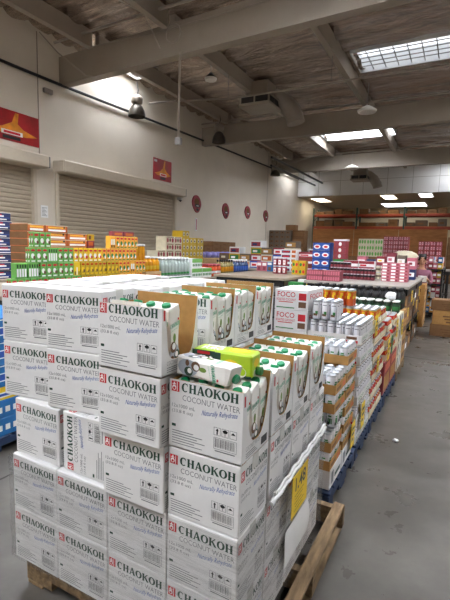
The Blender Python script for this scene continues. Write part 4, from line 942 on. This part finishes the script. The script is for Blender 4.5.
for i, (me, x) in enumerate(((PNB, -3.24), (PNB, -3.12), (BCB, -3.0), (BCB, -2.88), (WHB, -2.76))):
    L(put(me, me.name.split('.')[0], (x, 7.2, ZT)), ['pink upright carton at the wall end of the brown table', 'pink upright carton next to a blue carton', 'blue upright carton next to a pink carton', 'blue upright carton next to the white carton', 'plain white upright carton beside the blue cartons'][i], 'carton')
MAG = case_mesh('printed_box', .34, .3, .092, WPL, [('f', .05, .2, .6, .75, NAVY), ('f', .1, .3, .55, .6, R_INK), ('f', .7, .2, .95, .8, ORBOX)])
stack(MAG, -2.80, 7.45, ZT, 1, 5, 0, .094, 'white printed box with navy label on the brown table', 'box', 'white printed boxes')
CIR = can_mesh('large_can', .045, .15, RED, [(-2.1, -1.0, .2, .75, W_INK2), (-1.85, -1.3, .35, .6, ORC)], 14)
for k in range(2):
    for i in range(3): L(put(CIR, 'large_can', (-2.53+.094*i, 6.5, ZT+.152*k)), f'large red can with white round print, {["lower", "upper"][k]} layer, {ORD[i]} along', 'can', 'large red cans')
YPK = case_mesh('yellow_tin_pack', .13, .15, .13, YELD, [('f', .1, .2, .45, .7, GREENC, 'ell'), ('f', .55, .2, .9, .7, R_INK, 'ell')])
stack(YPK, -2.24, 6.6, ZT, 2, 2, .135, .132, 'yellow pack beside the large red cans', 'pack', 'yellow packs')
L(put(blob('white_bag', .35, .3, .18, WPL, 3), 'white_bag', (-5.85, 11.4, 1.28)), 'crumpled white plastic bag past the lilac bags', 'bag')
MIX = [case_mesh('mixed_box', .15, .25, h_, m_, [('f', .1, .3, .9, .7, W_INK2), ('f', .2, .4, .6, .6, m2)]) for m_, m2, h_ in ((NAVY, RED, .18), (TAUPE, CREAM, .22), (RED, YELP, .15), (PINK, RED, .20), (MAROON, PINK, .24))]
for i in range(6):
    for k in range(2):
        me = MIX[(i*2+k*3) % 5]; L(put(me, 'mixed_box', (-1.12+.17*i, 7.0, ZT+.245*k if k == 0 else ZT+(.18, .22, .15, .20, .24)[(i*2) % 5]+.001)), f'small printed box behind the pink boxes, {["lower", "upper"][k]} layer, {ORD[5-i]} from the aisle', 'box', 'mixed boxes behind the pink boxes')
PALEPINK = mat('pale_pink', '#cf9aa0', .5, var=.06)
table(-1.92, 5.5, -1.62, 6.6, .86, 'low narrow table in the gap between the brown and the grey table', SHELFM)
for i, (m_, h_, lb) in enumerate(((GREENC, .18, 'green box at the front of the low narrow table'), (YELP, .14, 'yellow box standing second on the low narrow table'), (WPL, .20, 'white box third back on the low narrow table'), (RED, .16, 'red box at the rear of the low narrow table'))):
    L(put(case_mesh('small_carton', .26, .16, h_, m_, [('f', .1, .3, .9, .7, W_INK2), ('f', .2, .4, .6, .6, BLACKP)]), 'small_carton', (-1.90, 5.52+.24*i, .862)), lb, 'box')
# third line of tables
table(-2.1, 10.35, -.55, 11.1, 1.12, 'far display table carrying the wall of red packs', SHELFM)
BCS = case_mesh('brown_carton', .48, .4, .32, BROWN2, [('f', .2, .3, .8, .6, KRAFT_D)])
for i in range(3): L(put(BCS, 'brown_carton', (-2.05+.5*i, 10.4, 1.122)), f'brown carton under the red packs on the far table, {ORD[2-i]} from the aisle', 'box', 'brown cartons on the far table')
WGP = case_mesh('pale_green_pack', .2, .3, .15, CREAM, [('f', .08+.31*i, .15, .32+.31*i, .8, GREENP, 'ell') for i in range(3)]); RBP = case_mesh('red_can_pack', .108, .3, .100, RED, [('f', .06, .12, .46, .9, PALEPINK, 'ell'), ('f', .54, .12, .94, .9, PALEPINK, 'ell'), ('f', .0, .44, 1, .54, MAROON)])
stack(WGP, -1.82, 10.42, 1.444, 3, 3, .204, .152, 'pale green can pack left of the red wall of packs'.replace('left of', 'beside'), 'pack', 'pale green packs')
stack(RBP, -1.20, 10.42, 1.444, 5, 5, .119, .105, 'red can pack in the wall of red packs', 'pack', 'red can packs')
table(-.54, 12.2, .35, 13.0, 1.12, 'farthest display table carrying more red packs', SHELFM)
RBP2 = case_mesh('red_can_pack', .138, .3, .126, RED, [('f', .08, .15, .46, .85, PALEPINK, 'ell'), ('f', .54, .15, .92, .85, PALEPINK, 'ell'), ('f', .0, .44, 1, .54, MAROON)])
stack(RBP2, -.53, 12.3, 1.122, 4, 6, .152, .131, 'red can pack on the farthest table', 'pack', 'far red can packs')
DMX = [case_mesh('stock_box', .30, .34, .17, m_, [('f', .08, .15, .92, .8, m2), ('f', .2, .3, .6, .6, m3)]) for m_, m2, m3 in ((TAUPE, KRAFT, W_INK2), (WPL, RED, NAVY), (RED, W_INK2, R_INK), (KRAFT_D, TAUPE, CREAM), (CREAM, ORBOX, W_INK2), (YELD, GREENC, W_INK2), (BLUEP, W_INK2, R_INK))]
table(-5.1, 8.6, -2.3, 9.3, 1.08, 'long middle table of mixed stock boxes behind the brown table', SHELFM)
for c_ in range(9):
    for k in range((2, 3, 2, 4, 3, 3, 4, 2, 3)[c_]):
        L(put(DMX[(c_*2+k*3) % 7], 'stock_box', (-5.05+.305*c_+R.uniform(0, .003), 8.75+R.uniform(-.03, .03), 1.082+.172*k)), f'mixed stock box on the long middle table, {ORD[k]} layer, {ORD[8-c_]} stack from its aisle end', 'box', 'mixed stock boxes')
for c_ in range(4):
    for k in range((5, 6, 6, 5)[c_]): L(put(DMX[(c_+k*2) % 2*3], 'stock_box', (-3.9+.31*c_, 13.5, .001+.172*k) if False else (-4.2+.31*c_, 14.0, .002+.172*(k+5))), f'taupe stock box in the tall pile beyond the middle table, {ORD[k]} layer, {ORD[3-c_]} column', 'box', 'taupe stock boxes') if False else None
# stack with the big bag
for k in range(4): L(put(case_mesh('tan_carton', .34, .42, .335, KRAFT, [('f', .2, .3, .8, .6, KRAFT_D), ('r', .2, .3, .8, .6, KRAFT_D)]), 'tan_carton', (-.66, 8.3, .001+.337*k)), f'tan carton, {ORD[k]} from the floor under the big pale bag', 'box', 'tan cartons under the bag')
L(put(blob('big_bag', .46, .4, .26, CREAM, 5), 'big_bag', (-.47, 8.52, 1.352)), 'big bulging pale bag on top of the tan cartons', 'bag')
TB2 = case_mesh('tan_carton', .40, .60, .225, KRAFT, [('r', .15, .3, .6, .6, KRAFT_D), ('f', .2, .3, .8, .6, KRAFT_D), ('r', .02, .0, .05, 1, KRAFT_L)])
for i, y in enumerate((8.80, 9.95)):
    for k in range(4): L(put(TB2, 'tan_carton', (-.10-.35, y, .001+.227*k)), f'tan carton along the aisle past the grey table, {ORD[k]} layer, {["nearer", "farther"][i]} stack', 'box', 'tan cartons along the aisle') if i == 0 else None
# shelf unit at the aisle end
def shelf_unit(x0, y0, x1, y1, zs, label):
    t = empty('shelf_unit', ((x0+x1)/2, (y0+y1)/2, 0)); L(t, label, 'shelf'); w, d = (x1-x0)/2, (y1-y0)/2
    for sx in (-1, 1):
        for sy in (-1, 1): MB().box(sx*(w-.02)-.02, sy*(d-.02)-.02, 0, sx*(w-.02)+.02, sy*(d-.02)+.02, zs[-1], DARK).build('upright', t)
    for z in zs: MB().box(-w, -d, z-.03, w, d, z, DARK).build('shelf_board', t)
shelf_unit(-.16, 10.2, .22, 13.2-1.1, (.15, .5, .85, 1.2), 'dark metal shelf unit at the far end of the aisle')
SMB = [case_mesh('small_box', .097, .3, .14, m_, [('f', .15, .3, .85, .7, W_INK2), ('r', .1, .2, .9, .5, CREAM)]) for m_ in (BLUEB, ORP, WPL, RED, PINK, YELD)]
for zi, z in enumerate((.151, .501, .851, 1.201)):
    for j in range(3):
        for i in range(3):
            for k in range(2):
                if zi == 3 and k == 1 and i == 1: continue
                L(put(SMB[(i+2*j+k+zi) % 6], 'small_box', (-.115+.101*i, 10.27+.5*j, z+.142*k)), f'small printed box on the far shelf unit, {ORD[zi]} shelf, {ORD[2-i]} from the aisle, {["front", "middle", "back"][j]}, {["lower", "upper"][k]}', 'box', 'small boxes on the shelf unit')
# cartons on the floor in the aisle
for i, (x, w, z, h, me_) in enumerate(((.14, .62, .0005, .225, BROWN2), (.17, .60, .228, .27, KRAFT), (.13, .62, .500, .20, BROWN2), )):
    o = put(case_mesh('floor_carton', w, .42, h, me_, [('f', .3, .55, .95, .65, KRAFT_D), ('f', .35, .35, .9, .45, KRAFT_D), ('f', .4, .15, .85, .25, KRAFT_D), ('t', .0, .46, 1, .54, KRAFT_L)]), 'floor_carton', (x, 7.9, z), math.radians((-2, 3, -1)[i])); L(o, ['wide brown carton at the bottom of the aisle stack', 'tan carton in the middle of the aisle stack', 'brown carton on top of the aisle stack'][i], 'box')
t = empty('display_board', (.62, 10.6, 0)); L(t, 'tall red board standing at the far end of the aisle', 'board')
MB().cbox(-.2, -.02, .05, .2, .02, 1.15, mat('board_red', '#c42a1e', .5), .006).build('panel', t)
for sx in (-.15, .15): MB().box(sx-.02, -.2, 0, sx+.02, .2, .05, DARK).build('foot', t)
# price tags along the row
def tag(y, z, w, h, label, m_=YEL, x=.004):
    b = MB(); b.box(x, y, z, x+.004, y+w, z+h, m_)
    fr = (Vector((x+.004, y, z)), Vector((0, 1, 0)), Vector((0, 0, 1)), Vector((.0005, 0, 0)))
    for i in range(3): b.pr(fr, w*.15, h*(.7-.22*i), w*(.85-.1*i), h*(.8-.22*i), K_INK)
    L(b.build('price_sign'), label, 'price tag')
tag(1.78, .20, .11, .18, 'yellow price tag low on the brown trays of silver cans', x=-.016); tag(2.12, .22, .12, .2, 'yellow price tag low on the white trays of slim cans', x=-.016)
tag(2.50, .88, .09, .16, 'yellow price tag between the white and the cream trays', x=-.016); tag(2.72, .52, .09, .14, 'yellow price tag halfway up the cream trays', x=-.016)
tag(3.36, .48, .12, .22, 'yellow price tag above the red display case', x=-.016); tag(3.60, .50, .10, .2, 'green price tag above the red display case', GREENC, x=-.016)
tag(3.95, .62, .12, .2, 'yellow price tag at the far end of the red display cases', x=-.016); tag(4.5, .55, .12, .2, 'yellow price tag on the tan cases under the bottles', x=-.02)
tag(5.6, .86, .12, .16, 'yellow price tag on the apron of the grey table', x=-.03); tag(6.9, .84, .12, .16, 'second yellow price tag on the apron of the grey table', x=-.03)
o = put(blob('paper_scrap', .05, .04, .025, WPL, 9), 'paper_scrap', (.20, 2.55, 0)); L(o, 'crumpled white paper scrap lying on the aisle floor', 'litter')
# goods under and beside the grey table
FL = [case_mesh('floor_case', .42, .44, h_, m_, [('r', .1, .3, .6, .7, m2), ('f', .2, .3, .8, .7, m2)]) for m_, m2, h_ in ((KRAFT_D, BLACKP, .26), (TAUPE, W_INK2, .22), (BROWN2, KRAFT, .24))]
for i in range(3):
    z = .001
    for k in range(3):
        me = FL[(i+k) % 3]; L(put(me, 'floor_case', (-.52, 5.47+.46*i, z) if k < 1 else (-.52, 5.47+.46*i, z)), f'dark case on the floor under the grey table, {ORD[i]} from the tan cases', 'case', 'dark cases under the grey table') if k < 1 else None
        z += (.26, .22, .24)[(i+k) % 3]+.002
for i in range(3):
    for k in range(2): L(put(FL[(i+k+1) % 3], 'floor_case', (-.52, 5.47+.46*i, .452+.262*k)), f'dark case on the lower shelf of the grey table, {["lower", "upper"][k]}, {ORD[i]} along the aisle', 'case', 'dark cases on the lower shelf')
o = put(blob('white_bag', .13, .13, .1, WPL, 21), 'white_bag', (-.17, 4.52, .982+.0)); L(o, 'small white plastic bag set on a green bottle row at the aisle end', 'bag')
for i in range(2):
    for k in range(2): L(put(FL[(i*2+k) % 3], 'floor_case', (-.52, 7.0+.5*i, .452+.262*k)), f'dark case on the lower shelf of the second grey table, {["lower", "upper"][k]}, {["nearer", "farther"][i]}', 'case', 'dark cases on the second lower shelf')
    L(put(FL[i], 'floor_case', (-.52, 7.0+.5*i, .001)), f'dark case on the floor under the second grey table, {["nearer", "farther"][i]} one', 'case', 'dark cases under the second table')
for i, (y, z) in enumerate(((5.75, .62), (6.25, .34), (6.55, .70), (7.2, .60), (7.7, .32))): tag(y, z, .10, .13, f'yellow price tag on the dark cases below the grey tables, {ORD[i]} along the aisle', x=-.078)
# ------------------------------------------------------------------ far stacks and racks
TPC = case_mesh('taupe_case', .275, .4, .21, TAUPE, [('f', .2, .3, .8, .7, BROWN2), ('f', .4, .4, .6, .6, BLACKP)])
pallet(-7.98, 18.9, -6.82, 20.1, 'wooden pallet under the tall stack of grey brown cases', WOOD, .13)
for c_ in range(4):
    for k in range(11): L(put(TPC, 'taupe_case', (-7.97+.28*c_, 19.0, .132+.2145*k)), f'grey brown case in the tall wall-side stack, {ORD[k]} layer, {ORD[3-c_]} from the brown crates', 'case', 'grey brown cases')
CRT = case_mesh('brown_crate', .62, .5, .355, KRAFT_D, [('f', .1, .2, .9, .8, BROWN2)])
for k in range(7): L(put(CRT, 'brown_crate', (-6.78, 19.1, .001+.357*k)), f'dark brown crate beside the grey brown cases, {ORD[k]} from the floor', 'crate', 'dark brown crates')
L(put(case_mesh('brown_carton', .5, .4, .26, BROWN2), 'brown_carton', (-7.15, 19.1, 2.502)), 'brown carton lying across the top of the dark crates', 'box')
for c_ in range(3):
    for k in range((5, 6, 4)[c_]): L(put(case_mesh('dim_carton', .6, .5, .30, (KRAFT_D, TAUPE, BROWN2)[(c_+k) % 3]), 'dim_carton', (-6.05+.72*c_, 18.4, .001+.302*k)), f'dim carton beyond the tables, {ORD[k]} from the floor, {ORD[c_]} stack from the crates', 'box', 'dim cartons beyond the tables')
# pallet racking along the back
YR = 25.0
DIMC = mat('dim_card', '#5f4c38', .85, var=.12)
for i, x in enumerate((-7.6, -5.0, -2.4, .2, 2.8)):
    t = empty('pallet_rack', (x, YR+.5, 0)); L(t, f'dark green upright rack frame, {ORD[4-i]} from the aisle end', 'rack', 'rack frames')
    for y in (-.48, .48): MB().box(-.045, y-.04, 0, .045, y+.04, 4.1, RACKG).build('post', t)
    b = MB()
    for k in range(5): b.tube([(0, -.46, .3+.75*k), (0, .46, .7+.75*k)], .02, RACKG, 5)
    b.build('bracing_lattice', t)
lv = {2.88: 'lower', 3.58: 'upper'}
for z in (2.88, 3.58):
    for i, x in enumerate((-7.6, -5.0, -2.4, .2)):
        for y, s_ in ((YR-.03, 'front'), (YR+.93, 'rear')):
            o = MB().cbox(x+.05, y, z, x+2.55, y+.05, z+.13, RACK, .008).build('rack_beam'); L(o, f'orange rack beam, {lv[z]} level, {s_}, {ORD[3-i]} bay from the aisle end', 'rack beam', 'orange rack beams')
        o = MB().box(x+.06, YR+.02, z+.13, x+2.54, YR+.95, z+.15, PLYW).build('rack_deck'); L(o, f'plywood deck on the {lv[z]} rack level, {ORD[3-i]} bay from the aisle end', 'rack deck', 'rack decks')
        xx = x+.12; n = 0
        while xx < x+2.3:
            w = R.choice((.42, .5, .6)); h = R.choice((.22, .28, .34, .40)) if z < 3 else R.choice((.16, .22, .3))
            if xx+w > x+2.5: break
            m_ = R.choice((BROWN2, TAUPE, KRAFT_D, KRAFT_D, DIMC))
            o = put(case_mesh('rack_carton', w, .6, h, m_, [('f', .2, .3, .7, .6, KRAFT_D)]), 'rack_carton', (xx, YR+.1, z+.151)); L(o, f'carton on the {lv[z]} rack level, {ORD[3-i]} bay from the aisle end, {ORD[n]} along', 'box', 'cartons on the rack'); n += 1; xx += w+R.uniform(.02, .1)
for i, x in enumerate((-7.55, -5.08, -2.61)):
    o = MB().cbox(x, YR-.10, .36, x+2.45, YR-.075, 2.86, PLYW, .003).build('plywood_sheet'); L(o, f'plywood sheet closing the rack below the orange beam, {ORD[2-i]} from the aisle end', 'sheet', 'plywood sheets')
    for sx in (.3, 2.1): MB().box(x+sx-.05, YR-.13, 0, x+sx+.05, YR-.06, .36, WOOD).build('foot_block', None).parent = None if False else o
for c_ in range(4):
    for k in range(8): L(put(case_mesh('rack_carton', .55, .5, .30, (KRAFT_D, BROWN2)[(c_+k) % 2]), 'rack_carton', (-.10+.6*c_+.0, YR-.9, .001+.302*k)), f'dark carton past the plywood, {ORD[k]} from the floor, {ORD[c_]} stack', 'box', 'dark cartons past the plywood')
# ------------------------------------------------------------------ person
def skin_obj(name, verts, edges, radii, m_, parent=None, sub=1):
    me = bpy.data.meshes.new(name); me.from_pydata(verts, edges, []); me.materials.append(m_)
    o = bpy.data.objects.new(name, me); COL.objects.link(o)
    if parent: o.parent = parent
    md = o.modifiers.new('skin', 'SKIN'); md.use_smooth_shade = True; md.use_x_symmetry = False
    for i, r in enumerate(radii):
        sv = me.skin_vertices[0].data[i]; sv.radius = r if isinstance(r, tuple) else (r, r); sv.use_root = i == 0
    if sub: s_ = o.modifiers.new('sub', 'SUBSURF'); s_.levels = sub; s_.render_levels = sub
    return o
def person(loc, rz):
    t = empty('person', loc, rz); L(t, 'person with dark hair and mauve top standing behind the goods holding a white box', 'person')
    V = [(0, 0, .78)]; E = []; RD = [(.13, .10)]
    def ch(p, pts):
        for q, r in pts: V.append(q); RD.append(r); E.append((p, len(V)-1)); p = len(V)-1
        return p
    chest = ch(0, [((0, 0, .95), (.12, .09)), ((0, -.01, 1.12), (.14, .10)), ((0, -.01, 1.20), (.10, .075))])
    neck = ch(chest, [((0, -.02, 1.26), (.048, .048)), ((0, -.03, 1.32), (.060, .068)), ((0, -.035, 1.38), (.074, .090)), ((0, -.03, 1.44), (.070, .088)), ((0, -.025, 1.48), (.045, .055))])
    for sx in (-1, 1):
        h = ch(chest-1, [((sx*.16, -.01, 1.16), .045), ((sx*.21, -.02, .98), .040), ((sx*.20, -.07, .90), .034), ((sx*.13, -.24, .98), .026), ((sx*.10, -.29, 1.00), (.024, .03))])
        for k, (dx, dz, ln) in enumerate(((-.022, .03, .05), (-.01, .022, .062), (0, .008, .066), (.004, -.008, .06), (.004, -.024, .048))):
            ch(h, [((sx*(.104+dx*.15), -.315, 1.0+dz), .009), ((sx*(.103+dx*.1), -.315-ln*.55, 1.0+dz), .008), ((sx*(.098+dx*.05), -.315-ln*.95, 1.0+dz-.004), .007)])
        leg = ch(0, [((sx*.09, 0, .70), (.085, .09)), ((sx*.10, -.01, .42), (.055, .06)), ((sx*.10, .01, .10), .038), ((sx*.10, .0, .045), .04), ((sx*.105, -.12, .03), (.04, .028))])
    body = skin_obj('body', V, E, RD, SKIN, t, 1)
    Vs = [(0, 0, .74), (0, 0, .95), (0, -.01, 1.10), (0, -.01, 1.20)]; Es = [(0, 1), (1, 2), (2, 3)]; Rs = [(.16, .125), (.145, .115), (.165, .125), (.10, .085)]
    for sx in (-1, 1):
        b0 = len(Vs); Vs += [(sx*.165, -.01, 1.15), (sx*.212, -.02, .98), (sx*.20, -.07, .90), (sx*.165, -.16, .94)]; Rs += [.062, .056, .048, .040]; Es += [(2, b0), (b0, b0+1), (b0+1, b0+2), (b0+2, b0+3)]
    skin_obj('shirt', Vs, Es, Rs, SHIRT, t)
    Vp = [(0, 0, .78)]; Ep = []; Rp = [(.15, .12)]
    for sx in (-1, 1):
        b0 = len(Vp); Vp += [(sx*.09, 0, .68), (sx*.10, -.01, .42), (sx*.10, .01, .09)]; Rp += [(.10, .105), (.07, .075), (.055, .06)]; Ep += [(0, b0), (b0, b0+1), (b0+1, b0+2)]
    skin_obj('trousers', Vp, Ep, Rp, JEAN, t)
    skin_obj('hair', [(0, .02, 1.44), (0, -.005, 1.475), (0, -.05, 1.468), (0, .05, 1.38), (0, .05, 1.30)], [(0, 1), (1, 2), (0, 3), (3, 4)], [(.082, .085), (.074, .07), (.06, .035), (.07, .05), (.05, .035)], HAIR, t)
    for sx in (-1, 1):
        MB().lathe([(.004, -.008, BLACKP), (.010, 0, BLACKP), (.004, .008, BLACKP)], 8, (sx*.030, -.118, 1.385)).build('eye', t)
        MB().lathe([(.006, -.03, SKIN), (.014, 0, SKIN), (.006, .03, SKIN)], 8, (sx*.078, -.02, 1.375)).build('ear', t)
        MB().cbox(sx*.105-.045, -.18, 0, sx*.105+.045, .06, .06, BLACKP, .015).build('shoe', t)
        MB().box(sx*.030-.017, -.124, 1.405, sx*.030+.017, -.116, 1.410, HAIR).build('eyebrow', t)
    b = MB(); b.geo([(0, -.13, 1.385), (-.014, -.125, 1.345), (.014, -.125, 1.345), (0, -.150, 1.350), (0, -.11, 1.34)], [(0, 1, 3), (0, 3, 2), (1, 4, 3), (3, 4, 2), (0, 4, 1), (0, 2, 4)], SKIN); b.build('nose', t)
    MB().cbox(-.024, -.125, 1.318, .024, -.112, 1.328, MAROON, .003).build('mouth', t)
    o = MB().cbox(-.084, -.075, 0, .084, .075, .13, WPL, .004).build('white_box'); o.parent = None; M_ = Matrix.Translation(loc) @ Matrix.Rotation(rz, 4, 'Z') @ Matrix.Translation((0, -.412, .945)); o.matrix_world = M_
    L(o, 'small white box held by the person behind the goods', 'box')
person((-.21, 9.62, 0), math.radians(8))
